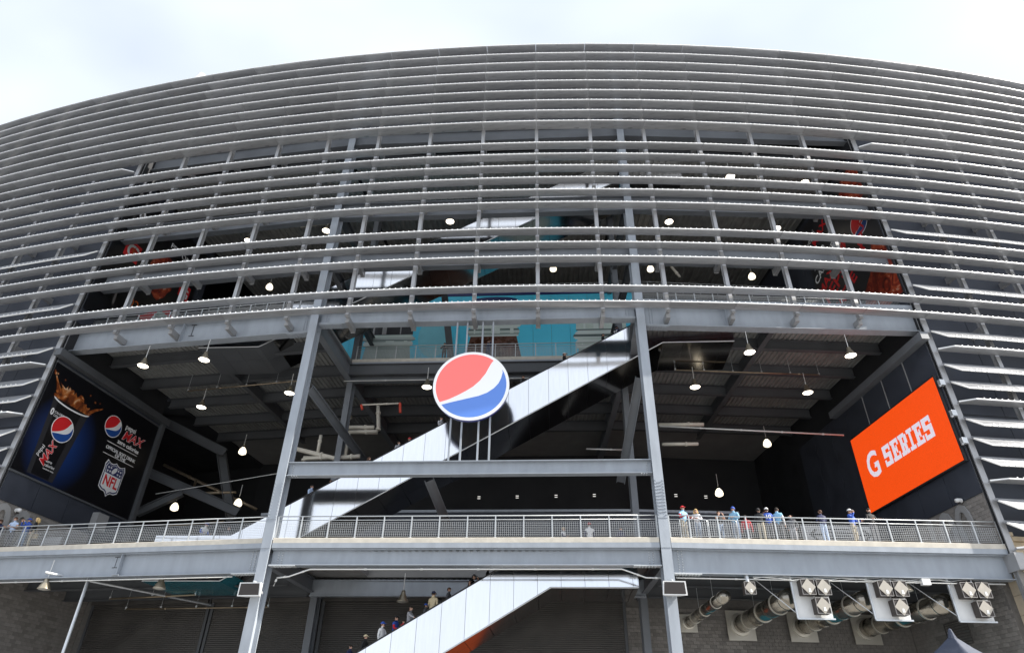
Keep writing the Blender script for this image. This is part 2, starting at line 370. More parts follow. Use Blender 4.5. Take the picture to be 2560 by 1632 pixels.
# floors
DECK, FL3, FL5 = 11.54, 26.75, 41.6
def f(mb):
    wedge(mb, -28.3, -10.6, 1.62, 27, DECK-.42, DECK); wedge(mb, 10.6, 28.3, 1.62, 27, DECK-.42, DECK)
    wedge(mb, -10.6, 10.6, 1.62, 3.95, DECK-.42, DECK); wedge(mb, -10.6, 10.6, 8.35, 27, DECK-.42, DECK)
    wedge(mb, -10.6, -7.0, 3.95, 8.35, DECK-.42, DECK); wedge(mb, 4.7, 10.6, 3.95, 8.35, DECK-.42, DECK)
body('floor_slab', f, 'slab')
def f(mb):
    wedge(mb, -28.3, -10.6, 2.35, 27, FL3-.4, FL3); wedge(mb, 10.6, 28.3, 2.35, 27, FL3-.4, FL3); wedge(mb, -10.6, 10.6, 8.7, 27, FL3-.4, FL3)
body('floor_slab', f, 'slab')
def f(mb):
    wedge(mb, -28.3, -10.6, 12.4, 27, 35.05, 35.4); wedge(mb, -10.6, 10.6, 12.75, 27, 35.05, 35.4); wedge(mb, 10.6, 28.3, 12.4, 27, 35.05, 35.4)
body('floor_slab', f, 'slab')
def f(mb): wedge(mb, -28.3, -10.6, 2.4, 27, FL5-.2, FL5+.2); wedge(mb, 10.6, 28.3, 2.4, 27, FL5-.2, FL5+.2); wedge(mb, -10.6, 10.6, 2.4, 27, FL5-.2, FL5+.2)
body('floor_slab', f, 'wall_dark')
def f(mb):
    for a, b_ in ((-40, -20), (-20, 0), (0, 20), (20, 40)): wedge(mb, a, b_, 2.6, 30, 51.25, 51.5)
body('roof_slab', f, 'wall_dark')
# corrugated metal ceilings
def corr(mb, s0, s1, d0, d1, z, pitch=.36, dep=.085):
    n = int((s1-s0)/pitch)
    prof = []
    for i in range(n):
        a = s0+(s1-s0)*i/n; p = (s1-s0)/n
        prof += [(a, 0), (a+p*.40, 0), (a+p*.52, dep), (a+p*.88, dep)]
    prof.append((s1, 0)); k = len(mb.v)
    for s, h in prof: mb.v += [pol(s, d0, z+h), pol(s, d1, z+h)]
    for i in range(len(prof)-1): a = k+2*i; mb.f.append([a, a+1, a+3, a+2]); mb.m.append(0)
beams_d = [5.0, 8.4, 11.8, 15.2, 18.6]
for s0, s1 in ((-28.2, -10.9), (10.9, 28.2)):
    edges = [2.45]+beams_d
    for a, b_ in zip(edges[:-1], edges[1:]):
        body('ceiling', lambda mb, a=a, b_=b_, s0=s0, s1=s1: corr(mb, s0, s1, a, b_, 26.22), 'deck_metal')
for a, b_ in zip(beams_d[1:-1], beams_d[2:]):
    body('ceiling', lambda mb, a=a, b_=b_: corr(mb, -10.6, 10.6, max(a, 8.8), b_, 26.22), 'deck_metal')
for s0, s1, z in ((-28.2, -10.8, 10.92), (10.8, 28.2, 10.92)):
    for a, b_ in ((1.9, 5.3), (5.3, 8.3), (8.3, 11.6)):
        body('ceiling', lambda mb, a=a, b_=b_, s0=s0, s1=s1, z=z: corr(mb, s0, s1, a, b_, z), 'deck_metal')
for a, b_ in ((1.9, 3.9), (8.4, 11.6)): body('ceiling', lambda mb, a=a, b_=b_: corr(mb, -10.6, 10.6, a, b_, 10.92), 'deck_metal')
for z in (34.95, 41.3):
    for s0, s1 in ((-28.2, -10.9), (-10.6, 10.6), (10.9, 28.2)):
        body('ceiling', lambda mb, z=z, s0=s0, s1=s1: corr(mb, s0, s1, 12.9 if z < 35 else 2.6, 20, z, .5), 'deck_metal')
# back walls deep inside
def f(mb):
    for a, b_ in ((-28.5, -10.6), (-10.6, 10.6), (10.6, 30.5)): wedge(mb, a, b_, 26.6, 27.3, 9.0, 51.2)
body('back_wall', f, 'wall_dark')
def f(mb): wedge(mb, -18.5, -10.6, 14.0, 14.3, DECK, 16.9); wedge(mb, -10.6, 10.6, 14.0, 14.3, DECK, 16.9); wedge(mb, 10.6, 19.6, 14.0, 14.3, DECK, 16.9)
pw = body('parapet_wall', f, 'wall_navy')
c_ = MB()
for a, b_ in ((-18.5, -10.6), (-10.6, 10.6), (10.6, 19.6)): wedge(c_, a, b_, 13.9, 14.35, 16.9, 17.08)
c_.build('coping', 'steel', pw)

# ------------------------------------------------------------------ steel frame
frm = thing('steel_frame', 'blue grey painted steel columns and girders of the stadium front', 'steel frame', pol(0, 1.3, 0))
def part(name, mb, mats='steel', parent=frm): return mb.build(name, mats, parent)
for s in (-10.55, 10.55):
    mb = MB(); h = .26
    pr = [(-h,0),(h,0),(h,.06),(.03,.06),(.03,.70),(h,.70),(h,.76),(-h,.76),(-h,.70),(-.03,.70),(-.03,.06),(-h,.06)]
    mb.extr(pr, pol(s, 1.3, 0), tng(s), inw(s), UP*50.5); cl = part('column', mb)
    sp = MB(); fr = Frame(pol(s, 1.3, 0), tng(s), UP)
    if s > 0:
        for i in range(10): sp.cbox(fr.P(0, 12.85+i*.18, .018), fr.ex*.30+fr.ey*.05, fr.ey*.035, fr.n*.03)
    for sx in (-.20, .20):
        for i in range(12): sp.cbox(fr.P(sx, 12.7+i*.17, .02), fr.ex*.055, fr.ey*.055, fr.n*.04)
    sp.cbox(fr.P(0, 12.55, .012), fr.ex*.5, fr.ey*.025, fr.n*.02)
    sp.cbox(fr.P(0, 11.02, .012), fr.ex*.5, fr.ey*.03, fr.n*.02)
    o = sp.build('splice_bolts', 'steel', cl); o['kind'] = 'stuff'
# the three bays as straight chords between the columns
class Seg:
    def __init__(s, s0, s1, gap0, gap1, d1=1.3):
        a, b_ = pol(s0, 1.3), pol(s1, d1); s.ex = (b_-a).normalized(); s.n = V((-s.ex.y, s.ex.x, 0)); s.o = a+s.ex*gap0; s.L = (b_-a).length-gap0-gap1
    def P(s, x, d, z): return s.o+s.ex*x+s.n*d+UP*z
SEG = {'L': Seg(-28.35, -10.55, 0.0, .30), 'C': Seg(-10.55, 10.55, .30, .30), 'R': Seg(10.55, 28.35, .30, 0.0, .85)}
def bolts(mb, c, ex, ey, n, nx, ny, px, py, r=.035):
    for i in range(nx):
        for j in range(ny): mb.lathe([(r, -.005), (r, .03), (r*.6, .045), (.001, .045)], c+ex*(i-(nx-1)/2)*px+ey*(j-(ny-1)/2)*py, 6, n)
for k, sg in SEG.items():
    dep = .84 if k == 'C' else 1.22
    z1 = 11.02
    mb = MB(); mb.ibeam(sg.P(0, .42, z1-dep/2), sg.P(sg.L, .42, z1-dep/2), dep, .52, .03, .045); gd = part('girder', mb)
    if k != 'C':
        st = MB(); xm = sg.L*(.52 if k == 'L' else 2); 
        if k == 'L': st.cbox(sg.P(sg.L*.53, .27, z1-dep/2), sg.ex*.035, sg.n*.25, UP*(dep-.1)); st.cbox(sg.P(sg.L*.53, .2, z1-dep+.06), sg.ex*.42, sg.n*.30, UP*.03); st.build('stiffener', 'steel', gd)
    bt = MB()
    for x in ((.45,) if k == 'R' else (sg.L-.45,) if k == 'L' else (.45, sg.L-.45)):
        bolts(bt, sg.P(x, .405, z1-dep/2), sg.ex, UP, -sg.n, 2, 5 if k == 'C' else 9, .20, .13)
        bt.cbox(sg.P(x+(.25 if x < 2 else -.25), .30, z1-dep-.03), sg.ex*1.4, sg.n*.40, UP*.05)
        bolts(bt, sg.P(x+(.25 if x < 2 else -.25), .26, z1-dep-.055), sg.ex, sg.n, -UP, 8 if k != 'C' else 6, 2, .16, .17)
    o = bt.build('bolts', 'rail_paint', gd); o['kind'] = 'stuff'
    mb = MB(); mb.extr([(0,0),(.40,0),(.40,.03),(.03,.03),(.03,.26),(0,.26)], sg.P(0, .06, 11.03), sg.n, UP, sg.ex*sg.L); part('edge_channel', mb)
    mb = MB(); mb.extr([(0,0),(.30,0),(.30,.26),(.02,.27),(0,.25)], sg.P(0, .07, 11.295), sg.n, UP, sg.ex*sg.L); part('deck_curb', mb, 'concrete')
    # third floor girder
    dep3 = .98 if k == 'C' else 1.55; zt = 26.28
    mb = MB(); mb.ibeam(sg.P(0, .45, zt-dep3/2), sg.P(sg.L, .45, zt-dep3/2), dep3, .62, .03, .05); gd3 = part('girder', mb)
    if k != 'C':
        mb = MB(); mb.box(sg.P(0, .18, 26.32), sg.ex*sg.L, sg.n*.9, UP*.42); part('edge_channel', mb)
        st = MB(); st.cbox(sg.P(sg.L*(.47 if k == 'L' else .30), .30, zt-dep3/2), sg.ex*.035, sg.n*.28, UP*(dep3-.1)); st.build('stiffener', 'steel', gd3)
    bt = MB()
    for x in ((.45,) if k == 'R' else (sg.L-.45,) if k == 'L' else (.45, sg.L-.45)):
        bolts(bt, sg.P(x, .43, zt-dep3/2), sg.ex, UP, -sg.n, 2, 6 if k == 'C' else 10, .18, .13, .03)
        bt.cbox(sg.P(x+(.3 if x < 2 else -.3), .45, zt-dep3-.03), sg.ex*1.5, sg.n*.55, UP*.05)
        bolts(bt, sg.P(x+(.3 if x < 2 else -.3), .45, zt-dep3-.055), sg.ex, sg.n, -UP, 7, 3, .17, .17, .03)
    o = bt.build('bolts', 'steel', gd3); o['kind'] = 'stuff'
    for z0, z1_ in ((29.95, 31.35), (34.6, 36.0), (42.3, 43.6)):
        mb = MB(); mb.ibeam(sg.P(-.2, .55, (z0+z1_)/2), sg.P(sg.L+.2, .55, (z0+z1_)/2), z1_-z0, .5, .03, .05); part('girder', mb, 'steel_mid')
# middle beam that carries the round sign
c = SEG['C']
mb = MB(); mb.ibeam(c.P(-.03, .30, 15.43), c.P(c.L+.03, .30, 15.43), .80, .46, .03, .045); mbm = part('beam', mb)
bt = MB()
for x in (.22, c.L-.22): bolts(bt, c.P(x, .28, 15.43), c.ex, UP, -c.n, 1, 5, .1, .12, .03); bolts(bt, c.P(x+(.2 if x < 2 else -.2), .2, 15.02), c.ex, c.n, -UP, 3, 2, .14, .2, .03)
o = bt.build('bolts', 'rail_paint', mbm); o['kind'] = 'stuff'
# beams under the third floor and under the deck, knee braces
for s0, s1 in ((-28.2, -10.75), (10.75, 28.2), (-10.6, 10.6)):
    for d in beams_d:
        if s0 == -10.6 and d < 8: continue
        mb = MB(); dp = .78 if s0 != -10.6 else .9
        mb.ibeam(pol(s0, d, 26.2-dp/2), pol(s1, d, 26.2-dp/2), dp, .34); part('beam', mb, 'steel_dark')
    for d in (5.3, 8.3):
        if s0 == -10.6 and d < 8: continue
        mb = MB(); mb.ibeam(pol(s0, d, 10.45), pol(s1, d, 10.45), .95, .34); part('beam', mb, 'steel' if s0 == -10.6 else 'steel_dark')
for s in (-19.5, 19.5):
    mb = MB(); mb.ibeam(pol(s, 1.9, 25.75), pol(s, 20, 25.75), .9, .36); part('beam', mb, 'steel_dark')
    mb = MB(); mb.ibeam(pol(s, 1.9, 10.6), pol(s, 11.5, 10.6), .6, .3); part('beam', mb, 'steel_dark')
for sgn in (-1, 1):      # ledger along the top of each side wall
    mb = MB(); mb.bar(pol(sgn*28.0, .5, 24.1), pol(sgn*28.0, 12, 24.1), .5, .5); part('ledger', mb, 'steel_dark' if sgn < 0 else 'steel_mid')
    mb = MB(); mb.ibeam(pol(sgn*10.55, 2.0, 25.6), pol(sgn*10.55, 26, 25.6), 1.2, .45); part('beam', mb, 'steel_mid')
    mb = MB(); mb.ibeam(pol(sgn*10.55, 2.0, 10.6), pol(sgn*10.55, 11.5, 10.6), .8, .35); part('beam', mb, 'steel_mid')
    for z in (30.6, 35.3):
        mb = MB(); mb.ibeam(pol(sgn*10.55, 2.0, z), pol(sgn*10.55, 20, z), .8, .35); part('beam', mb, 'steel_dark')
# balcony edge in the well
mb = MB(); mb.box(pol(-10.5, 8.5, 26.45), pol(10.5, 8.5, 0)-pol(-10.5, 8.5, 0), V((0,.35,0)), UP*.30); part('deck_curb', mb, 'concrete')
mb = MB(); mb.ibeam(pol(-10.4, 8.85, 25.72), pol(10.4, 8.85, 25.72), 1.42, .6, .03, .05); part('girder', mb, 'steel_mid')
mb = MB(); mb.box(pol(-10.4, 8.42, 26.1), pol(10.4, 8.42, 0)-pol(-10.4, 8.42, 0), V((0,.08,0)), UP*.33); part('edge_channel', mb, 'steel')
# rear columns inside
for s in (-10.55, 10.55):
    mb = MB(); mb.ibeam(pol(s, 9.2, 0), pol(s, 9.2, 43), .7, .42, .04, .05, inw(s)); part('column', mb, 'steel_mid')
# diagonal braces, drawn from their ends
def brace(p, q, dep=.55, bf=.34, m='steel_mid'):
    mb = MB(); mb.ibeam(p, q, dep, bf, .03, .045, V((0,1,0)).cross((V(q)-V(p)).normalized())); part('brace', mb, m)
brace((-14.96,36.0,21.0), (-13.4,45.5,19.6)); brace((5.42,36.0,21.4), (4.4,41.9,17.0)); brace((-6.94,35.9,14.95), (-6.2,41.4,13.2))
brace((-8.6,43.0,34.5), (-7.6,44.6,27.0), .5, .4, 'steel_dark')
brace((-33.6,50,25.9), (-26.9,50,22.7), .7, .4, 'steel_dark'); brace((-32.6,49.5,20.9), (-24.3,49.5,17.6), .7, .4, 'steel_dark')
brace((-32.0,49,17.4), (-28.9,49,19.0), .6, .4, 'steel_dark'); brace((-27.7,51,23.1), (-25.4,51,17.4), .7, .4, 'steel_dark')

# ------------------------------------------------------------------ side walls
def blocks(parent, fr, x0, x1, y0, y1, bw=.40, bh=.20, cap=300, name='block', skip=None):
    """coursed masonry: the nearest blocks are objects of their own, the rest one joined part"""
    cells = []
    ny = int((y1-y0)/bh)
    for r in range(ny):
        off = -bw/2 if r % 2 else 0
        k = 0
        while x0+off+k*bw < x1:
            a = max(x0, x0+off+k*bw); b_ = min(x1, x0+off+(k+1)*bw); k += 1
            if b_-a > .06: cells.append((a, b_, y0+r*bh))
    cells = [c for c in cells if in_view(fr.P((c[0]+c[1])/2, c[2], 0), .02) and not (skip and skip(c))]
    cells.sort(key=lambda c: (fr.P(c[0], c[2])-CAM).length)
    me = {}
    rest = MB()
    rot = math.atan2(fr.ex.y, fr.ex.x)
    for i, (a, b_, y) in enumerate(cells):
        dp = random.uniform(.018, .026)
        if i < cap:
            key = round(b_-a, 2)
            if key not in me:
                mb = MB(); q = key-.014; mb.extr([(0,0),(q,0),(q,bh-.014),(0,bh-.014)], (0,0,0), (1,0,0), (0,0,1), (0,-.022,0)); me[key] = mb.mesh(name, 'wall_block')
            inst(name, me[key], parent, fr.P(a+.007, y+.007, dp-.022), (0, 0, rot))
        else:
            rest.extr([(0,0),(b_-a-.014,0),(b_-a-.014,bh-.014),(0,bh-.014)], fr.P(a+.007, y+.007, 0), fr.ex, fr.ey, fr.n*dp)
    if rest.f: o = rest.build(name+'s', 'wall_block', parent); o['kind'] = 'stuff'
FW = {-1: Frame(pol(-28.25, 0, 0), inw(-28.25), UP), 1: Frame(pol(28.25, 0, 0), -inw(28.25), UP)}
for sg, nm, dmax in ((-1, 'dark side wall of the left bay with the cup poster', 11.5), (1, 'dark side wall of the right bay behind the orange screen', 27.2)):
    wl = thing('side_wall', nm, 'wall', pol(sg*28.3, 5, DECK))
    mb = MB(); a, b_ = sorted((sg*28.33, sg*28.75)); wedge(mb, a, b_, .95, dmax, 10.9, 51); mb.build('wall_core', 'wall_dark', wl)
    fr = FW[sg]; X = lambda d: d if sg < 0 else -d
    d = 1.0
    while d < min(dmax, 17)-.2:
        e = min(d+2.45, dmax)
        for z0, z1 in ((14.35, 24.0), (26.9, 33.0), (33.05, 41.0)):
            mb = MB(); x0, x1 = sorted((X(d+.02), X(e-.02))); mb.extr([(x0,z0),(x1,z0),(x1,z1),(x0,z1)], fr.P(0,0,-.08), fr.ex, fr.ey, fr.n*.075); mb.build('wall_panel', 'wall_navy', wl)
        if sg > 0 and d > 1.5 and d < 10:
            mb = MB(); mb.cbox(fr.P(X(d), 21.9, .012), fr.ex*.07, fr.ey*3.9, fr.n*.03); mb.build('joint_strip', 'grey_numeral', wl)
        d = e
    x0, x1 = sorted((X(1.0), X(8.5)))
    mb = MB(); mb.extr([(x0,11.45),(x1,11.45),(x1,14.33),(x0,14.33)], fr.P(0,0,-.08), fr.ex, fr.ey, fr.n*.06); mb.build('mortar_bed', 'mortar', wl)
    f2 = Frame(fr.P(0,0,-.02), fr.ex, fr.ey); blocks(wl, f2, x0, x1, 11.45, 14.33, cap=220)
    num = thing('wall_numeral', 'large raised grey 100 on the %s side wall above the deck' % ('left' if sg < 0 else 'right'), 'sign', fr.P(X(3), 11.6, 0))
    letters('100', Frame(fr.P(0,0,.03), fr.ex, fr.ey), X(-.5) if sg < 0 else X(6.4), 11.75, 3.55, 'grey_numeral', num, 'numeral', h=.06, squash=.80, bold=.03, depth=.05)
# trim post where the left side wall stops, and the outer enclosure behind it
mb = MB(); mb.cbox(FW[-1].P(11.65, 17.8, .05), FW[-1].ex*.35, UP*12.8, FW[-1].n*.5); tag(mb.build('trim_post', 'steel_dark'), 'tall dark post at the inner end of the left side wall', 'post')
def f(mb): wedge(mb, -38, -28.3, 12, 27, DECK-.4, DECK); wedge(mb, -38, -28.3, 12, 27, 26.2, 26.7); wedge(mb, -38.4, -38, 12, 27, 8, 51); wedge(mb, -38, -28.5, 27, 27.3, 11, 51)
body('rear_bay', f, 'wall_dark')

# ------------------------------------------------------------------ walls under the deck
def f(mb): wedge(mb, -28.5, -10.6, 10.4, 10.8, 0, 10.9); wedge(mb, -10.6, 10.6, 10.4, 10.8, 0, 10.9); wedge(mb, 10.6, 28.5, 10.4, 10.8, 0, 10.9)
lw = thing('ground_floor_wall', 'grey block wall under the deck with the round ducts', 'wall', pol(12, 10.2, 0))
mb = MB(); f(mb); mb.build('wall_core', 'mortar', lw)
def fr_between(a, b_): return Frame(a, (b_-a).normalized(), UP), (b_-a).length
fr, L = fr_between(pol(9.6, 10.38, 0), pol(10.6, 10.38, 0)); blocks(lw, fr, 0, L, 5.2, 10.0, cap=40)
fr, L = fr_between(pol(10.6, 10.38, 0), pol(28.2, 10.38, 0)); FRB = fr; blocks(lw, fr, 0, L, 5.2, 10.0, cap=250)
for sg in (-1, 1):
    w2 = thing('ground_floor_wall', 'dark block side wall under the deck at the %s' % ('lower left corner' if sg < 0 else 'lower right behind the hanging speakers'), 'wall', pol(sg*28.3, 5, 0))
    mb = MB(); a, b_ = sorted((sg*28.3, sg*28.75)); wedge(mb, a, b_, 2.0, 10.4, 0, 10.9); mb.build('wall_core', 'mortar', w2)
    fr = Frame(pol(sg*28.3, 0, 0), inw(sg*28.3)*(-sg), UP); x0, x1 = sorted((2.0*(-sg), 10.38*(-sg))); blocks(w2, fr, x0, x1, 5.2, 10.7, cap=300, skip=(lambda c: False) if sg < 0 else (lambda c: -7.3 < c[0] < -5.3 and 7.5 < c[2] < 8.6))
    if sg > 0:
        vg = MB()
        for i in range(8): vg.bar(fr.P(-7.3, 7.62+i*.14, .02), fr.P(-5.4, 7.62+i*.14, .02), .06, .03)
        vg.bar(fr.P(-7.3,7.5,.02), fr.P(-5.4,7.5,.02), .08, .06); vg.bar(fr.P(-7.3,8.7,.02), fr.P(-5.4,8.7,.02), .08, .06)
        vg.bar(fr.P(-7.32,7.5,.02), fr.P(-7.32,8.7,.02), .08, .06); vg.bar(fr.P(-5.38,7.5,.02), fr.P(-5.38,8.7,.02), .08, .06); vg.build('vent_grille', 'shutter', w2)
# rolling shutters, ribs too fine to pick apart singly
shut = [(-27.6, -18.6, 'left of the left column'), (-18.3, -10.7, 'just left of the left column under the deck'), (-10.4, -2.6, 'behind the rising lower escalator'), (-2.4, 9.5, 'under the landing of the lower escalator')]
for a, b_, where in shut:
    t = thing('roller_shutter', 'dark ribbed roller shutter ' + where, 'shutter', pol((a+b_)/2, 10.3, 0))
    mb = MB(); z = 4.6; pts = []
    while z < 10.1: pts += [(0, z), (-.05, z+.035), (-.05, z+.075), (0, z+.11)]; z += .115
    for p0, p1 in zip(pts[:-1], pts[1:]):
        mb.poly([pol(a, 10.34+p0[0], p0[1]), pol(b_, 10.34+p0[0], p0[1]), pol(b_, 10.34+p1[0], p1[1]), pol(a, 10.34+p1[0], p1[1])])
    o = mb.build('curtain', 'shutter', t); o['kind'] = 'stuff'
    for q in (a, b_): g2 = MB(); g2.bar(pol(q, 10.28, 4), pol(q, 10.28, 10.3), .18, .12, inw(q)); g2.build('guide_rail', 'steel_dark', t)
    g2 = MB(); g2.bar(pol(a, 10.2, 10.2), pol(b_, 10.2, 10.2), .35, .3); g2.build('hood', 'shutter', t)
# unseen orange and turquoise boards added low on the rear wall to tint reflections
for a, b_, m_, lab in ((-1.5, 8.5, 'reflector_orange', 'added orange reflection board low on the rear wall'), (13, 26, 'reflector_turquoise', 'added turquoise reflection board low on the rear wall at right')):
    mb = MB(); wedge(mb, a, b_, 10.18, 10.24, 1.2, 6.3); tag(mb.build('reflection_board', m_), lab, 'sign')

# ------------------------------------------------------------------ escalators
Y0, Y1, H = 37.6, 41.3, 2.5
T30 = math.tan(math.radians(30))
def escalator(label, xl, xk0, zb0, xk1, xr, seams=1.27, pit='soffit_steel', Y0=37.6, Y1=41.3):
    """bottom edge: level at zb0 from xl to xk0, 30 degrees up to xk1, level to xr"""
    zb1 = zb0+(xk1-xk0)*T30
    def zb(x): return zb0 if x <= xk0 else (zb1 if x >= xk1 else zb0+(x-xk0)*T30)
    t = thing('escalator', label, 'escalator', ((xl+xr)/2, Y0, 0 if zb0 < 2 else zb0))
    xs = [xl]; x = xl
    while x < xr-.3: x += seams; xs.append(min(x, xr))
    if xs[-1] < xr: xs.append(xr)
    rr = random.Random(int(xl*10))
    for a, b_ in zip(xs[:-1], xs[1:]):
        ks = [a]+[k for k in (xk0, xk1) if a+.01 < k < b_-.01]+[b_]
        if not any(in_view(V((q, Y0, zb(q)+h)), .1) for q in ks for h in (0, H)): continue
        j = rr.uniform(-.004, .004); g_ = .009
        ks[0] += g_; ks[-1] -= g_
        prof = [(q, zb(q)) for q in ks]+[(q, zb(q)+H) for q in ks[::-1]]
        mb = MB(); mb.extr(prof, (0, Y0+j, 0), (1,0,0), (0,0,1), (0,.03,0)); mb.build('side_panel', 'stainless', t)
        for y0, y1 in ((Y0+.05, (Y0+Y1)/2-.01), ((Y0+Y1)/2+.01, Y1)):
            mb = MB()
            for c, d in zip(ks[:-1], ks[1:]): mb.hexa([(c,y0,zb(c)-.03),(d,y0,zb(d)-.03),(d,y1,zb(d)-.03),(c,y1,zb(c)-.03),(c,y0,zb(c)),(d,y0,zb(d)),(d,y1,zb(d)),(c,y1,zb(c))])
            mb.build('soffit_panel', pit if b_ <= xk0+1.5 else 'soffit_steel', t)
    pl = [x_ for x_ in (xl, xk0, xk1, xr)]
    mb = MB()
    for c, d in zip(pl[:-1], pl[1:]): mb.poly([(c,Y0+.045,zb(c)),(d,Y0+.045,zb(d)),(d,Y0+.045,zb(d)+H),(c,Y0+.045,zb(c)+H)])
    mb.build('backing_sheet', 'backing', t)
    mb = MB()
    for c, d in zip(pl[:-1], pl[1:]): mb.hexa([(c,Y1,zb(c)),(d,Y1,zb(d)),(d,Y1+.03,zb(d)),(c,Y1+.03,zb(c)),(c,Y1,zb(c)+H),(d,Y1,zb(d)+H),(d,Y1+.03,zb(d)+H),(c,Y1+.03,zb(c)+H)])
    mb.build('rear_side', 'stainless', t)
    for y in (Y0+.015, Y1+.01):
        mb = MB(); mb.tube([(q, y, zb(q)+H+.03) for q in pl], .042, 8); mb.build('handrail', 'black_rubber', t)
    mb = MB(); mb.tube([(q, Y0-.012, zb(q)+.0) for q in pl], .035, 6); mb.build('edge_trim', 'galv', t)
    mb = MB()                      # central balustrade and the steps inside
    for c, d in zip(pl[:-1], pl[1:]): mb.hexa([(c,Y0+1.75,zb(c)+1.5),(d,Y0+1.75,zb(d)+1.5),(d,Y0+1.95,zb(d)+1.5),(c,Y0+1.95,zb(c)+1.5),(c,Y0+1.75,zb(c)+H-.05),(d,Y0+1.75,zb(d)+H-.05),(d,Y0+1.95,zb(d)+H-.05),(c,Y0+1.95,zb(c)+H-.05)])
    mb.build('balustrade', 'stainless', t)
    mb = MB(); x = xk0
    while x < xk1: z = zb(x)+1.6; mb.box((x, Y0+.05, z-.3), (.346,0,0), (0,Y1-Y0-.06,0), (0,0,.3)); x += .346
    o = mb.build('steps', 'steel_dark', t); o['kind'] = 'stuff'
    mb = MB(); mb.box((xk1, Y0+.05, zb1+1.35), (xr-xk1,0,0), (0,Y1-Y0-.06,0), (0,0,.24)); mb.box((xl, Y0+.05, zb0+1.35), (xk0-xl,0,0), (0,Y1-Y0-.06,0), (0,0,.24)); mb.build('landing_floor', 'slab', t)
    mb = MB(); mb.box((xr, Y0, zb1), (.03,0,0), (0,Y1-Y0,0), (0,0,H)); mb.build('end_plate', 'stainless', t)
    return zb
ZB0 = escalator('bright polished steel escalator rising under the deck at the bottom of the picture', -19.5, -16.1, .2, -.21, 4.32, seams=1.24, Y0=36.5, Y1=40.0)
ZB1 = escalator('long polished steel escalator crossing behind the round sign', -23.0, -18.55, 9.92, 7.4, 12.0, pit='turquoise_reflection')  # pit soffit tinted turquoise in place of a mirrored reflection
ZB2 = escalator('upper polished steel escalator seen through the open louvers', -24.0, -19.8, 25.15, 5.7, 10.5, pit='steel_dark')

# ------------------------------------------------------------------ guardrails
def mesh_panel(wd, h=.74):
    mb = MB(); n = max(2, int(wd/.1))
    for i in range(n+1): mb.cbox((wd*i/n, 0, .10+h/2), (.010,0,0), (0,.010,0), (0,0,h))
    for i in range(9): mb.cbox((wd/2, 0, .10+h*i/8), (wd,0,0), (0,.010,0), (0,0,.010))
    return mb.mesh('mesh_panel', 'mesh_wire')
MP = {}
pm = MB(); pm.cbox((0,0,.58), (.058,0,0), (0,.05,0), (0,0,1.16)); pm.cbox((0,0,.012), (.16,0,0), (0,.12,0), (0,0,.024)); POST = pm.mesh('post', 'rail_paint')
def guardrail(label, p0, ex, L, z, sp=1.5, off=0.0):
    p0 = V(p0); p0.z = z; t = thing('guardrail', label, 'guardrail', p0+ex*L/2)
    rot = math.atan2(ex.y, ex.x); xs = [0.03]; x = off if off > .4 else sp
    while x < L-.4: xs.append(x); x += sp
    xs.append(L-.03)
    for x in xs: inst('post', POST, t, p0+ex*x, (0,0,rot))
    for a, b_ in zip(xs[:-1], xs[1:]):
        k = round(b_-a-.10, 2)
        if k not in MP: MP[k] = mesh_panel(k)
        inst('mesh_panel', MP[k], t, p0+ex*(a+.05), (0,0,rot))
    for h, r in ((1.17, .032), (.96, .022)):
        mb = MB(); mb.tube([p0+ex*.0+UP*h, p0+ex*L+UP*h], r, 8); mb.build('rail', 'rail_paint', t, smooth=True)
    return t
for k, lab, off in (('L', 'pale mesh guardrail on the deck edge in the left bay', .9), ('C', 'pale mesh guardrail on the deck edge between the two columns', 1.35), ('R', 'pale mesh guardrail on the deck edge in the right bay', 1.1)):
    sg = SEG[k]; guardrail(lab, sg.P(.0, .16, 0), sg.ex, sg.L, 11.56, 1.5, off)
for k, lab in (('L', 'upper guardrail behind the lowest louvers in the left bay'), ('R', 'upper guardrail behind the lowest louvers in the right bay')):
    sg = SEG[k]; guardrail(lab, sg.P(.0, 1.0, 0), sg.ex, sg.L, FL3, 1.22)
guardrail('guardrail of the inner balcony in front of the bottle mural', pol(-10.3, 8.62, 0), V((1,0,0)), 20.4, FL3, 1.5)
guardrail('small guardrail high inside above the bottle mural', pol(-10.3, 12.8, 0), V((1,0,0)), 20.4, 35.4, 1.5)
for sgn, lab in ((-1, 'left'), (1, 'right')):
    a = pol(-28 if sgn < 0 else 11, 12.5, 0); b_ = pol(-11 if sgn < 0 else 28, 12.5, 0); guardrail('high inner guardrail on the %s behind the louvers' % lab, a, (b_-a).normalized(), (b_-a).length, 35.4, 1.5)

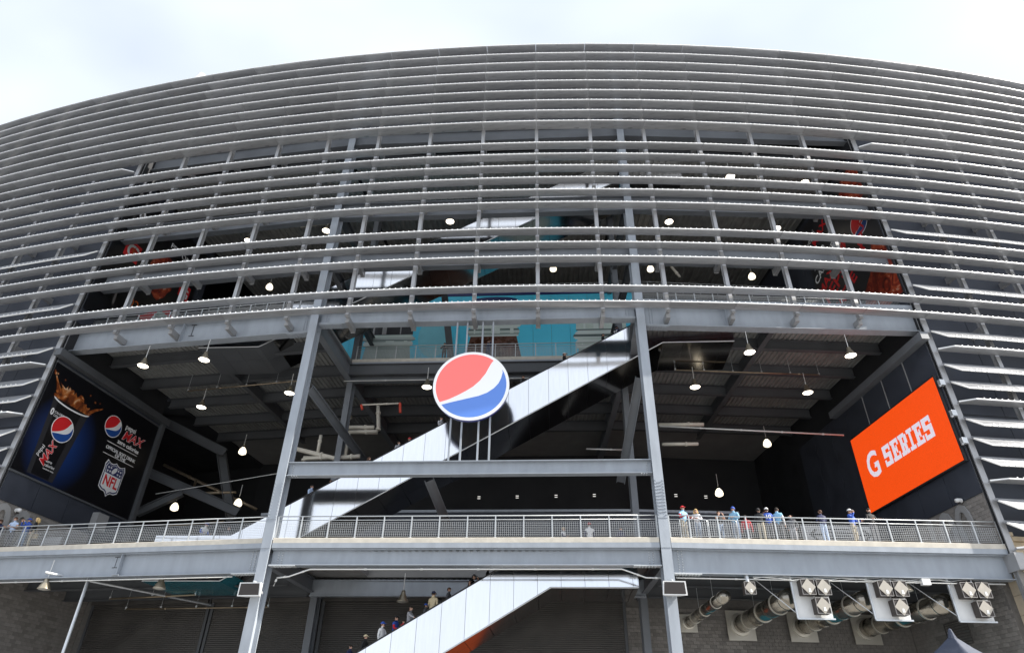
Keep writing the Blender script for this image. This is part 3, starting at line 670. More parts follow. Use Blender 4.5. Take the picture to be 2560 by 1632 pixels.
# ------------------------------------------------------------------ round sign
RED = [(.577,.735),(.50,.62),(.369,.333),(.22,.12),(.057,-.043),(-.12,-.165),(-.306,-.275),(-.55,-.40),(-.80,-.49)]
BLU = [(-.748,-.565),(-.45,-.48),(-.203,-.42),(.213,-.319),(.43,-.23),(.603,-.101),(.72,.04),(.784,.188),(.82,.36),(.823,.46)]
def arc_fill(p_from, p_to, r, ccw, n=26):
    a0 = math.atan2(p_from[1], p_from[0]); a1 = math.atan2(p_to[1], p_to[0])
    if ccw and a1 < a0: a1 += 2*PI
    if not ccw and a1 > a0: a1 -= 2*PI
    return [(r*math.cos(a0+(a1-a0)*i/n), r*math.sin(a0+(a1-a0)*i/n)) for i in range(n+1)]
def globe(parent, fr, cx, cy, R, mats, h, th, ri=.935):
    f2 = Frame(fr.P(cx, cy, h), fr.ex, fr.ey)
    plate(f2, circ(0,0,R,56), 0, th).build('disc', mats[0], parent)
    sc_ = lambda P: [(x*R, y*R) for x, y in P]
    red = arc_fill((.577,.735), (-.80,-.49), ri, True)+RED[::-1][1:-1]
    blu = arc_fill((-.748,-.565), (.823,.46), ri, True)+BLU[::-1][1:-1]
    plate(f2, sc_(red), th, th+max(.006, th*.05)).build('red_field', mats[1], parent); plate(f2, sc_(blu), th, th+max(.006, th*.05)).build('blue_field', mats[2], parent)
sg = thing('round_sign', 'huge round red white and blue globe sign on posts before the escalator', 'sign', (-4.75, 35.0, 15.83))
fs = Frame((-4.75, 35.05, 20.52), (1,0,0), UP)
rim = MB(); rim.lathe([(2.0,-.30),(2.22,-.30),(2.27,-.22),(2.27,.0),(2.2,.02)], fs.P(0,0,0), 64, fs.n); rim.build('rim', 'sign_edge', sg, smooth=True)
plate(fs, circ(0,0,2.2,48), -.30, -.26).build('back_plate', 'grey_numeral', sg)
globe(sg, fs, 0, 0, 2.29, ('sign_white', 'sign_red', 'sign_blue'), .02, .10, .925)
for x in (-5.87, -5.22, -4.23, -3.57):
    mb = MB(); mb.cbox((x, 35.32, 20.55), (.10,0,0), (0,.12,0), (0,0,9.42)); mb.build('support_post', 'steel', sg)

# ------------------------------------------------------------------ cup poster, left wall
fp = Frame(FW[-1].P(0,0,.0), FW[-1].ex, FW[-1].ey)
po = thing('cup_poster', 'black wall poster with a splashing cola cup and red white blue globe', 'poster', fp.P(6, 16.2, 0))
bgp = plate(fp, [(.95,16.15),(11.42,16.15),(11.42,23.55),(.95,23.55)], .02, .06).build('print_sheet', 'poster_print', po)
gc = fp.P(3.6, 18.9, .06)-ORG[po.name]; POSTER_MAP.inputs['Location'].default_value = gc; POSTER_MAP.inputs['Scale'].default_value = (2.9, 2.9, 3.3)
e = MB()
for p, q in (((.9,23.6),(11.5,23.6)), ((.9,16.1),(11.5,16.1)), ((11.47,16.1),(11.47,23.6))): e.bar(fp.P(*p,.05), fp.P(*q,.05), .10, .12)
e.build('frame', 'steel_dark', po)
cup = [(2.05,16.35),(4.1,16.35),(4.78,21.4),(1.76,21.4)]; plate(fp, cup, .062, .068).build('cup', 'p_grey', po)
plate(fp, [(2.35,16.4),(3.7,16.4),(4.2,21.3),(2.15,21.3)], .070, .074).build('cup_front', 'p_black', po)
ring = circ(3.27, 21.42, 1.56, 40, 0, 2*PI, .30); plate(fp, ring, .080, .084).build('cup_rim', 'p_white', po)
plate(fp, circ(3.27, 21.47, 1.46, 40, 0, 2*PI, .25), .088, .092).build('cup_mouth', 'p_black', po)
rs = random.Random(11); spl = []
for i in range(46):
    a = PI*(1-i/45); r = 1.35+(.55 if i % 5 == 2 else 0)*rs.random()+.22*rs.random()
    spl.append((3.2+r*math.cos(a)*1.05, 21.42+abs(math.sin(a))*(.72+.45*rs.random())*(1.25 if i < 20 else .9)))
plate(fp, [(1.85,21.4)]+spl+[(4.7,21.4)], .096, .10).build('splash', 'cola', po)
for pts in ([(1.75,21.7),(1.45,22.3),(1.2,22.7),(1.28,22.72),(1.62,22.35),(2.1,21.9)], [(4.5,21.6),(5.1,22.1),(5.7,22.42),(5.65,22.3),(5.15,21.9),(4.8,21.5)]): plate(fp, pts, .096, .099).build('splash_arm', 'cola', po)
for x, y, r in ((1.02,22.95,.07),(1.12,22.82,.10),(1.3,22.86,.06),(2.0,22.75,.06),(4.3,22.75,.06),(4.9,22.5,.07),(5.3,22.6,.05)): plate(fp, circ(x,y,r,10), .096,.099).build('drop', 'cola', po)
PM = ('p_white', 'p_red', 'p_blue')
globe(po, fp, 3.25, 19.72, .88, PM, .102, .004); globe(po, fp, 7.15, 21.70, .80, PM, .062, .004)
letters('pepsi', fp, 8.25, 22.05, .52, 'p_white', po, h=.07, bold=.008); 
for dx, m_, b_, h_ in ((0, 'p_white', .035, .07), (0, 'p_red', .012, .08)): letters('MAX', fp, 8.22, 21.22, .95, m_, po, h=h_, shear=.35, bold=b_, squash=1.0, ang=.06)
letters('zero calories', fp, 7.98, 20.80, .43, 'p_white', po, h=.07, bold=.012)
letters('OFFICIAL SOFT DRINK', fp, 7.15, 20.08, .325, 'p_white', po, h=.07, bold=.010, squash=.93); letters('OF THE', fp, 8.18, 19.80, .32, 'p_white', po, h=.07, bold=.010)
for y in (20.55, 19.70): plate(fp, [(7.07,y),(10.2,y+.06),(10.2,y+.10),(7.07,y+.04)], .062, .068).build('rule_line', 'p_white', po)
letters('pepsi', fp, 2.30, 17.5, .38, 'p_white', po, h=.102, ang=1.25); 
for m_, b_, h_ in (('p_white', .03, .102), ('p_red', .01, .112)): letters('MAX', fp, 2.95, 17.05, .72, m_, po, h=h_, shear=.3, bold=b_, ang=1.32)
letters('zero', fp, 3.0, 17.38, .27, 'p_white', po, h=.102); letters('calories', fp, 2.98, 17.12, .27, 'p_white', po, h=.102); letters('maximum taste', fp, 2.98, 16.92, .14, 'p_white', po, h=.102)
letters('0', fp, 1.88, 20.25, .62, 'p_white', po, h=.102, squash=.8, bold=.02); letters('CALORIE', fp, 2.18, 20.45, .2, 'p_white', po, h=.102); letters('COLA', fp, 2.18, 20.22, .2, 'p_white', po, h=.102)
# league shield
def shield(k): return [(x*k, y*k) for x, y in [(0,1.0),(-.10,.93),(-.28,.86),(-.50,.86),(-.70,.93),(-.83,1.0),(-.98,.72),(-.93,.45),(-.93,-.45),(-.90,-.66),(-.62,-.80),(-.30,-.82),(-.12,-.92),(0,-1.06),(.12,-.92),(.30,-.82),(.62,-.80),(.90,-.66),(.93,-.45),(.93,.45),(.98,.72),(.83,1.0),(.70,.93),(.50,.86),(.28,.86),(.10,.93)][::-1]]
fsh = Frame(fp.P(8.62, 18.26, 0), fp.ex, fp.ey)
for k, m_, h_ in ((1.20, 'p_white', .062), (1.12, 'p_navy', .068), (1.02, 'p_white', .074)):
    plate(fsh, [(x*.86, y) for x, y in shield(k)], h_, h_+.004).build('shield', m_, po)
top = [(x*.86, y) for x, y in shield(.99) if y > .2]; top = sorted([p for p in top if p[0] < 0], key=lambda p: p[1])+[(0,.99)]+sorted([p for p in top if p[0] > 0], key=lambda p: -p[1])
plate(fsh, [(-.78,.28)]+[(-.78,.44),(-.82,.70),(-.70,.97),(-.58,.91),(-.42,.85),(-.24,.85),(-.08,.92),(0,.98),(.08,.92),(.24,.85),(.42,.85),(.58,.91),(.70,.97),(.82,.70),(.78,.44),(.78,.28)][:], .080, .084).build('shield_top', 'p_navy', po)
letters('NFL', fsh, 0, -.55, 1.02, 'p_red', po, h=.082, align='CENTER', squash=.80, bold=.028)
plate(fsh, [(x*math.cos(.9)-y*math.sin(.9), .60+x*math.sin(.9)+y*math.cos(.9)) for x, y in circ(0,0,.30,20,0,2*PI,.16)], .086, .09).build('football', 'p_white', po)
def star(cx, cy, r): return [(cx+(r if i % 2 == 0 else r*.42)*math.sin(i*PI/5), cy+(r if i % 2 == 0 else r*.42)*math.cos(i*PI/5)) for i in range(10)][::-1]
for x, y in ((-.60,.70),(-.36,.72),(-.62,.44),(-.38,.46),(.36,.72),(.60,.70),(.38,.46),(.62,.44)): plate(fsh, star(x, y, .11), .086, .09).build('star', 'p_white', po)

# ------------------------------------------------------------------ orange LED screen, right wall
fl = FW[1]
ld = thing('led_screen', 'bright orange video screen with white lettering on the right wall', 'screen', fl.P(-6, 16.3, 0))
plate(fl, [(-10.75,16.15),(-1.05,16.15),(-1.05,21.6),(-10.75,21.6)], .05, .22).build('housing', 'wall_dark', ld)
plate(fl, [(-10.68,16.24),(-1.13,16.24),(-1.13,21.5),(-10.68,21.5)], .222, .235).build('display', 'led_orange', ld)
letters('G', fl, -9.66, 18.22, 2.4, 'led_white', ld, h=.245, squash=.82, bold=.055)
plate(fl, [(-9.05,18.35),(-8.72,19.02),(-8.88,19.05),(-8.62,19.62),(-8.98,18.98),(-8.82,18.95)], .255, .262).build('bolt_mark', 'led_orange', ld)
# slab-serif capitals from strokes
def slab(ch, x0, y0, wd, h, st):
    b = {'S': [(0,0,1,.2),(.62,.1,1,.55),(0,.42,1,.62),(0,.5,.38,.95),(0,.8,1,1),(0,.0,.2,.32),(.8,.68,1,1)],
         'E': [(0,0,1,.18),(0,.82,1,1),(.14,0,.48,1),(.4,.42,.72,.58),(.82,0,1,.32),(.82,.68,1,1),(.62,.32,.76,.68)],
         'R': [(0,0,.56,.18),(0,.82,.8,1),(.14,0,.46,1),(.4,.40,.82,.55),(.66,.48,1,.9),(.62,0,1,.18),(.56,.1,.86,.45)],
         'I': [(0,0,1,.18),(0,.82,1,1),(.32,0,.68,1)]}[ch]
    mb = MB()
    for i, (a, c, e_, d) in enumerate(b): mb.extr([(x0+a*wd,y0+c*h),(x0+e_*wd,y0+c*h),(x0+e_*wd,y0+d*h),(x0+a*wd,y0+d*h)], fl.P(0,0,.238+i*.0012), fl.ex, fl.ey, fl.n*.008)
    mb.build('letter', 'led_white', ld)
x = -7.62
for ch in 'SERIES': wd = .54 if ch == 'I' else .80; slab(ch, x, 18.32, wd, 1.36, .2); x += wd+.11
for x, y in ((-.72,20.9),(-.70,18.9),(-.70,17.2)): mb = MB(); mb.cbox(fl.P(x, y, .16), fl.ex*.22, fl.ey*.35, fl.n*.3); mb.tube([fl.P(x,y,.1), fl.P(x,y-.25,.35)], .06, 8); mb.build('side_fixture', 'galv', ld)

# ------------------------------------------------------------------ bottle mural behind the balcony
mu = thing('bottle_mural', 'turquoise mural with giant bottle necks behind the inner balcony', 'mural', (-6, 46, 26.75))
fm = Frame((0, 45.9, 0), (1,0,0), UP)
x = -19.6
while x < 7.0:
    w_ = min(1.52, 7.0-x); plate(fm, [(x+.008,26.8),(x+w_-.008,26.8),(x+w_-.008,35.0),(x+.008,35.0)], -.03, 0).build('mural_panel', 'turquoise', mu); x += 1.52
plate(fm, [(-19.6,35.02),(7.0,35.02),(7.0,35.35),(-19.6,35.35)], -.03, .02).build('top_border', 'p_navy', mu)
def bottle(cx, hw, zc0, zc1, zg0, cap, low, capstrip, ridges=False, fl_=1.0):
    k_ = [0]
    def P(pts, m_, nm):
        k_[0] += 1; h = .004+.0035*k_[0]; plate(fm, pts, h, h+.003).build(nm, m_, mu)
    bx = lambda x0, x1, z0, z1: [(x0,z0),(x1,z0),(x1,z1),(x0,z1)]
    P([(cx-hw*(fl_+.35),26.8),(cx+hw*(fl_+.35),26.8),(cx+hw*fl_,28.6),(cx+hw*.92,zg0),(cx-hw*.92,zg0),(cx-hw*fl_,28.6)], low, 'bottle_body')
    rb = random.Random(int(cx*7)); n = 15; dz = (zc0-zg0)/n
    for i in range(n):
        m_ = rb.choice(('glass_light', 'glass_mid', 'glass_light', 'glass_dark', 'bottle_pale')); w_ = 1.0+.13*math.exp(-((i-9)/2.2)**2)+.05*math.exp(-((i-3)/1.5)**2)-.06*(i in (6, 13))
        z = zg0+dz*i; ww = hw*w_; P([(cx-ww*.985,z),(cx+ww*.985,z),(cx+ww,z+dz*.5),(cx+ww*.985,z+dz),(cx-ww*.985,z+dz),(cx-ww,z+dz*.5)], m_, 'glass_ring')
    for f0, f1, m_ in ((-.80,-.74,'glass_light'), (.66,.80,'glass_light'), (-.1,.25,'glass_light')): P(bx(cx+hw*f0, cx+hw*f1, zg0+dz*2, zg0+dz*7), m_, 'highlight')
    cp = [(cx-hw,zc0),(cx+hw,zc0),(cx+hw*.96,zc1-.25)]+[(cx+hw*.94*math.cos(a*PI/14), zc1-.25+.32*math.sin(a*PI/14)) for a in range(15)]+[(cx-hw*.96,zc1-.25)]
    P(cp, cap, 'bottle_cap')
    if ridges:
        for i in range(26): xx = cx-hw*.93+hw*1.86*i/25; plate(fm, bx(xx-.025, xx+.025, zc0+.05, zc1-.3), .09, .094).build('cap_ridge', 'p_blue', mu)
    else:
        for f0, f1 in ((-.7,-.62), (-.3,-.12), (.45,.5)): P(bx(cx+hw*f0, cx+hw*f1, zc0+.05, zc1-.3), capstrip, 'highlight')
bottle(-4.6, 2.05, 32.75, 34.75, 30.9, 'bottle_cap', 'bottle_cola', None, True, 1.15)
bottle(-13.3, 2.0, 31.2, 33.4, 30.1, 'p_black', 'glass_mid', 'grey_numeral'); bottle(4.2, 2.05, 31.4, 33.6, 29.6, 'bottle_pale', 'glass_mid', 'glass_light')
plate(fm, [(-9.6+1.25*math.cos(a*PI/12), 30.9+1.9*math.sin(a*PI/12)) for a in range(24)], .004, .007).build('label_disc', 'mural_disc', mu)

# ------------------------------------------------------------------ posters behind the upper louvres
pu = thing('bottle_poster', 'dark poster with red sports bottle behind the upper left louvers', 'poster', fp.P(6, 27.4, 0))
plate(fp, [(1.0,28.0),(10.4,28.0),(10.4,40.2),(1.0,40.2)], .02, .05).build('print_sheet', 'p_black', pu)
plate(fp, [(2.2,33.9),(3.7,33.9),(3.7,35.5),(2.2,35.5)], .052, .056).build('red_field', 'p_red', pu); letters('G', fp, 2.35, 34.05, 1.7, 'p_white', pu, h=.07, bold=.03)
plate(fp, [(2.75,34.1),(3.15,34.8),(2.95,34.82),(3.3,35.4),(2.8,34.75),(3.0,34.72)], .08, .084).build('bolt_mark', 'p_orange', pu)
rs = random.Random(4)
plate(fp, [(6.4+(1.25+.3*rs.random())*math.cos(a), 34.9+(1.9+.5*rs.random())*math.sin(a)) for a in [i*2*PI/24 for i in range(24)]], .052, .056).build('red_splash', 'cola_red', pu)
plate(fp, [(5.6,30.4),(6.5,30.1),(9.0,32.3),(8.3,33.0)], .052, .056).build('red_band', 'p_red', pu); plate(fp, [(6.6,30.3),(7.5,30.0),(8.6,32.2),(7.4,32.2)], .058, .062).build('bottle_side', 'bottle_glass', pu)
plate(fp, [(8.6,34.6),(9.9,34.6),(9.9,36.0),(8.6,36.0)], .052, .056).build('red_field', 'p_red', pu); letters('G', fp, 8.85, 34.75, 1.3, 'p_white', pu, h=.07, bold=.02)
letters('02', fp, 4.3, 30.6, 1.1, 'p_orange', pu, h=.06); letters('PERFORM', fp, 6.2, 37.8, .7, 'p_white', pu, h=.06, bold=.01); letters('01', fp, 2.2, 37.6, 1.3, 'p_white', pu, h=.06, bold=.02); letters('series', fp, 2.0, 31.9, .6, 'p_white', pu, h=.06)
pv = thing('cola_poster', 'dark poster with cola bottle and large lettering behind the upper right louvers', 'poster', fl.P(-5, 27.4, 0))
plate(fl, [(-9.8,27.7),(-1.0,27.7),(-1.0,40.5),(-9.8,40.5)], .02, .05).build('print_sheet', 'p_grey', pv)
globe(pv, fl, -2.75, 35.4, 1.05, PM, .052, .004)
plate(fl, [(-4.0+.0,36.7),(-1.2,36.9),(-1.1,39.6),(-1.8,40.2),(-3.2,40.0),(-4.1,38.6)], .052, .056).build('cola_pour', 'cola_red', pv)
plate(fl, [(-5.2,27.9),(-1.1,27.9),(-1.1,32.6),(-2.2,33.4),(-3.0,31.4),(-4.6,30.2)], .052, .056).build('cola_pour', 'cola_red', pv)
letters('0', fl, -6.2, 35.2, 1.9, 'p_white', pv, h=.06, bold=.03); letters('CALORIES', fl, -9.5, 34.6, .95, 'p_white', pv, h=.06, bold=.015, ang=.35)
letters('ZERO', fl, -9.3, 35.9, .9, 'p_white', pv, h=.06, bold=.015, ang=.35)
for i, (tx, sz) in enumerate((('MAXIMUM', 1.15), ('PEPSI', 1.7), ('TASTE', 1.3))): letters(tx, fl, -9.3+i*.55, 33.3-i*1.35, sz, 'p_red', pv, h=.06, bold=.03, ang=.35)
letters('MAX', fl, -3.1, 33.0, 1.2, 'p_red', pv, h=.06, bold=.03, ang=1.2); letters('pepsi', fl, -9.4, 38.3, .8, 'p_white', pv, h=.06, ang=.35); letters('MAX', fl, -8.4, 37.6, 1.1, 'p_red', pv, h=.06, bold=.03, ang=.35)
globe(pv, fl, -9.0, 37.2, .7, PM, .052, .004)
# ================================================================== SMALLER THINGS
# ------------------------------------------------------------------ limestone pier at the right
pr_ = thing('stone_pier', 'beige limestone pier at the lower right edge under the louvers', 'pier', pol(30, 1, 0))
mb = MB(); wedge(mb, 28.72, 31.5, -.2, 2.45, 0, 10.1); mb.build('pier_core', 'mortar', pr_)
for i in range(6):
    z0 = 4.6+i*.92
    for a, b_ in ((-.22, .98), (1.0, 2.47)):
        mb = MB(); wedge(mb, 28.66, 28.72, a, b_, z0+.012, z0+.908); mb.build('stone_panel', 'limestone', pr_)
    for a, b_ in ((28.66, 30.0), (30.02, 31.5)):
        mb = MB(); wedge(mb, a, b_, -.26, -.2, z0+.012, z0+.908); mb.build('stone_panel', 'limestone', pr_)
mb = MB(); wedge(mb, 28.6, 31.6, -.3, 2.5, 10.13, 10.26); mb.build('cap_stone', 'limestone', pr_)
for i in range(2): mb = MB(); wedge(mb, 28.66, 29.15, 1.2, 2.0, 10.27+i*.9, 11.16+i*.9); mb.build('stone_panel', 'limestone', pr_)
mb = MB(); wedge(mb, 28.6, 29.2, 1.1, 2.1, 12.08, 12.26); mb.build('cap_stone', 'limestone', pr_)
for i in range(3): mb = MB(); wedge(mb, 29.4, 36, 1.6, 2.2, 9.2+i*.9, 10.09+i*.9); mb.build('stone_panel', 'limestone', pr_)
mb = MB(); wedge(mb, 29.4, 36, 1.45, 2.3, 11.92, 12.15); mb.build('cap_stone', 'limestone', pr_)

# ------------------------------------------------------------------ lamps
def lamp_meshes():
    a = MB(); a.lathe([(.04,.62),(.10,.60),(.13,.42),(.16,.38),(.32,.04),(.35,0),(.34,0),(.30,.05)], (0,0,0), 20)
    b_ = MB(); b_.lathe([(.325,.02),(.26,-.02),(.14,-.045),(.001,-.05)], (0,0,0), 20)
    c_ = MB(); c_.tube([(0,0,.6),(0,0,1.55)], .022, 6)
    g_ = MB(); g_.lathe([(.05,.42),(.12,.39),(.25,.21),(.31,0),(.28,-.13),(.15,-.21),(.001,-.23)], (0,0,0), 20)
    return a.mesh('reflector', 'lamp_shell', smooth=True), b_.mesh('lens', 'lamp_lens', smooth=True), c_.mesh('stem', 'conduit'), g_.mesh('globe', 'lamp_glass', smooth=True), b_.mesh('lens', 'lamp_off', smooth=True)
LM = lamp_meshes()
def lamp(p, label, kind='dome', tilt=(0,0), group='hanging lamps inside the stadium'):
    t = thing('hanging_lamp', label, 'lamp', p, group)
    if kind == 'globe': inst('globe', LM[3], t, p)
    else: inst('reflector', LM[0], t, p); inst('lens', LM[1 if kind == 'dome' else 4], t, p)
    inst('stem', LM[2], t, p)
for p, l, k in (
 ((-26.55,36.27,23.0), 'lit dome lamp nearest the cup poster', 'dome'), ((-22.15,35.64,23.0), 'lit dome lamp just under the left girder', 'dome'), ((-18.2,40.35,23.0), 'lit dome lamp beside the left column', 'dome'),
 ((-25.42,42.32,23.0), 'lit dome lamp above the inner edge of the cup poster', 'dome'), ((-25.23,49.67,22.6), 'lit glass globe lamp deep in the left bay', 'globe'), ((-8.43,39.77,23.0), 'lit dome lamp just left of the round sign', 'dome'),
 ((12.26,35.9,23.0), 'lit dome lamp under the right girder near the landing', 'dome'), ((18.53,36.5,23.0), 'lit dome lamp nearest above the orange screen', 'dome'), ((9.7,40.34,23.0), 'lit dome lamp right of the right column', 'dome'),
 ((17.44,41.39,23.0), 'lit dome lamp deeper in the right bay before the orange screen', 'dome'), ((16.8,49.6,22.8), 'lit glass globe lamp hanging deep in the right bay', 'globe'),
 ((-24.71,50,18.4), 'lit globe lamp low inside left of the left column', 'globe'), ((-29.77,50,18.1), 'lit globe lamp low behind the steel braces at left', 'globe'), ((12.6,50,19.0), 'lit globe lamp low behind the people on the right deck', 'globe'),
 ((-26.5,37.8,39.3), 'lit lamp behind the dense louvers at upper left', 'dome'), ((-18.8,41.9,39.3), 'lit lamp left of the column behind the upper louvers', 'dome'), ((-26.0,42.9,39.3), 'lit lamp behind the louvers above the left bay', 'dome'),
 ((-8.1,41.2,39.3), 'lit lamp behind the louvers above the round sign', 'dome'), ((19.1,43.2,39.3), 'lit lamp behind the louvers above the right bay', 'dome'), ((14.0,37.1,39.3), 'lit lamp high behind the louvers right of centre', 'dome'),
 ((19.8,38.0,39.3), 'lit lamp highest at right behind the louvers', 'dome'), ((10.05,42.0,39.3), 'lit lamp beside the right column behind the louvers', 'dome'), ((-25.2,47,37.3), 'lit globe lamp behind the wide left louver gap', 'globe'),
 ((.43,47,38.6), 'lit globe lamp behind the middle louver gap', 'globe'), ((9.0,47,38.3), 'lit globe lamp behind the louver gap at the right column', 'globe'), ((17.6,47,37.2), 'lit globe lamp behind the wide right louver gap', 'globe')):
    lamp(V(p), l, k)
for p, l in (((-27.79,36.6,9.25), 'unlit dome lamp under the deck at the far left'), ((-21.18,36.4,9.25), 'unlit dome lamp under the left girder'), ((-8.57,39.4,9.2), 'unlit dome lamp above the lower escalator riders'), ((17.76,36.6,9.25), 'unlit dome lamp between two speaker racks')):
    lamp(V(p), l, 'off')

# ------------------------------------------------------------------ pipes and conduits
def pipe(label, pts, r, m='white_pipe', cat='pipe', n=8, couplings=True, hang=0, name='pipe'):
    t = thing(name, label, cat, V(pts[0])); mb = MB(); mb.tube(pts, r, n); mb.build('pipe_run', m, t, smooth=True)
    if couplings:
        for p, q in zip(pts[:-1], pts[1:]):
            p, q = V(p), V(q); L = (q-p).length; k = max(1, int(L/3))
            for i in range(1, k+1):
                c = p.lerp(q, i/(k+.5)); d = (q-p).normalized(); mb = MB(); mb.tube([c-d*.06, c+d*.06], r*1.35, n); mb.build('coupling', m, t)
    if hang:
        p, q = V(pts[0]), V(pts[-1]); k = max(2, int((q-p).length/2))
        for i in range(k+1):
            c = p.lerp(q, i/k); mb = MB(); mb.tube([c, c+UP*hang], .012, 5); mb.cbox(c+UP*.06, (.1,0,0), (0,.05,0), (0,0,.16)); mb.build('hanger', 'galv', t)
L_, C_, R_ = SEG['L'], SEG['C'], SEG['R']
pipe('pale conduit running under the left deck girder', [L_.P(.2, .30, 9.66), L_.P(L_.L-1.4, .30, 9.66)], .035, 'conduit', 'conduit', 6, name='conduit')
pipe('pale conduit bent down at both columns under the middle girder', [C_.P(.35, .5, 9.2), C_.P(.45, .5, 9.62), C_.P(1.1, .4, 9.66), C_.P(2.2, .3, 10.0), C_.P(C_.L-2.0, .3, 10.02), C_.P(C_.L-.8, .4, 9.62), C_.P(C_.L-.05, .4, 9.60)], .04, 'conduit', 'conduit', 6, name='conduit')
pipe('pale conduit running under the right deck girder', [R_.P(.1, .30, 9.60), R_.P(R_.L-.6, .30, 9.60)], .035, 'conduit', 'conduit', 6, name='conduit')
for i in range(3):
    pts = [R_.P(4.0+.5*q, .22+.05*i, 9.66+.05*i+.05*math.sin(q*1.3+i*2)-(.04 if q % 4 == 0 else 0)) for q in range(18+i*3)]
    mb = MB(); mb.tube(pts, .016, 5); tag(mb.build('cable', 'conduit'), ('lowest', 'middle', 'topmost')[i]+' of the grey cables slung along the right girder', 'cable')
pipe('brown sprinkler pipe with hangers under the deck at lower left', [(-27.2,41.7,9.75),(-21.37,40.7,9.8)], .06, 'copper_pipe', hang=1.0)
pipe('second brown sprinkler pipe before the left shutter', [(-26.8,43.0,9.4),(-17.5,42.4,9.45)], .05, 'copper_pipe', hang=1.3)
pipe('pale pipe with red elbows left of the round sign', [(-13.44,42,22.86),(-10.77,42,22.94)], .06, 'white_pipe')
for p, q, l in (((-13.5,42,22.86), (-13.38,42,22.5), 'left'), ((-10.72,42,22.98), (-10.62,42,22.2), 'right')): mb = MB(); mb.tube([p, q], .095, 8); tag(mb.build('pipe_elbow', 'red_pipe'), 'red pipe elbow at the %s end of the pale pipe' % l, 'pipe')
pipe('bent cream pipe behind the left diagonal brace', [(-14.7,44,22.95),(-15.1,44,22.2),(-14.87,44,22.06),(-12.94,44,22.03)], .15)
pipe('cream pipe loop under the red elbow pipe', [(-15.05,44,21.68),(-12.65,44,21.65),(-12.6,44,22.0),(-12.86,44,23.75)], .14)
pipe('sloping cream pipe right of the left column', [(-17.96,43,19.98),(-15.17,43,19.27),(-13.35,43,19.4)], .16)
pipe('short cream pipe branch right of the left column', [(-17.31,43,18.9),(-17.31,43,19.29),(-15.5,43,19.3)], .12)
pipe('upright cream pipe right of the left column', [(-16.4,43,19.6),(-16.4,43,21.0)], .12); pipe('second upright cream pipe near the left brace', [(-14.4,43,19.4),(-14.4,43,21.1)], .12)
pipe('long thin pale pipe across the right bay', [(7.7,44,21.87),(20.5,44.6,21.3)], .06, 'conduit'); pipe('cream pipe right of the right column', [(7.7,44.5,22.2),(10.9,44.5,22.2)], .15); pipe('lower cream pipe right of the right column', [(7.8,44.5,20.7),(10.3,44.5,20.7)], .13)
pipe('long cream pipe deep behind the left braces', [(-33,52,22.5),(-24,52,18.6)], .12, 'copper_pipe'); pipe('bent cream pipe deep behind the left braces', [(-29.2,51,20.8),(-29.3,51,19.6),(-25.6,51,19.7)], .10, 'copper_pipe')
pipe('thin pale line pipe across the left bay', [(-31,49,18.9),(-19.5,46.5,19.7)], .03, 'conduit'); pipe('cream pipe low behind the left braces', [(-30.5,51,17.0),(-26.0,51,17.3)], .10, 'copper_pipe')
pipe('white pipe end beside the left column behind the louvers', [(-21.2,42,40.0),(-17.2,42,40.6)], .16); pipe('pale pipe stub behind the upper louvers right of the column', [(10.6,46,37.8),(11.2,46,36.6)], .12)
for i, x in enumerate((9.2, 9.6)): pipe('upright cream pipe %s behind the upper right louvers' % ('first' if i == 0 else 'second'), [(x,46,38.3),(x,46,40.2)], .11, couplings=False)
mb = MB()
for a, b_ in (((-13.8,36.6,22.6), (-11.2,42.5,22.7)), ((7.2,42.2,20),(7.2,42.2,13))): mb.tube([a, b_], .05, 6)
pipe('tall pale riser pipe beside the rear right column', [(5.3,43.5,12.0),(5.3,43.5,22.5)], .09); pipe('thin pale pipe behind the rear right column', [(2.4,44,20.2),(5.0,44,20.1)], .06, 'conduit')

# ------------------------------------------------------------------ round ducts and their wall plates
for s, z, r, d_end, where in ((13.55, 8.95, .29, 2.4, 'slimmest round duct beside the right column'), (16.9, 8.9, .48, 2.3, 'round duct behind the first speaker rack'), (20.9, 8.9, .48, 2.3, 'round duct behind the second speaker rack'), (25.1, 8.85, .48, 2.3, 'round duct behind the third speaker rack')):
    t = thing('air_duct', where, 'duct', pol(s, 10, z)); a, b_ = pol(s, 10.3, z), pol(s, d_end, z)
    pts = [a, b_]
    mb = MB(); mb.tube(pts, r, 24); mb.build('duct_run', 'duct', t, smooth=True)
    n = 7
    for i in range(n):
        c = a.lerp(b_, (i+.5)/n); thick = i % 2; mb = MB(); mb.lathe([(r,0),(r*(1.13 if thick else 1.05),0),(r*(1.13 if thick else 1.05),.09 if thick else .04),(r,.09 if thick else .04)], c, 24, -inw(s)); mb.build('duct_band', 'duct_ring' if thick else 'duct', t)
    fr = Frame(pol(s, 10.26, z), tng(s), UP); k = r*1.75; plate(fr, [(-k,-k*1.05),(k,-k*1.05),(k,k*.95),(-k,k*.95)], 0, .07).build('wall_plate', 'duct_ring', t)
    mb = MB(); mb.lathe([(r*1.35,.06),(r*1.3,.14),(r,.16)], fr.P(0,0,0), 24, fr.n); mb.build('collar', 'duct_ring', t)
    for d in (4.5, 7.5): mb = MB(); mb.tube([pol(s, d, z+r), pol(s, d, 10.9)], .012, 5); mb.build('hanger', 'galv', t)

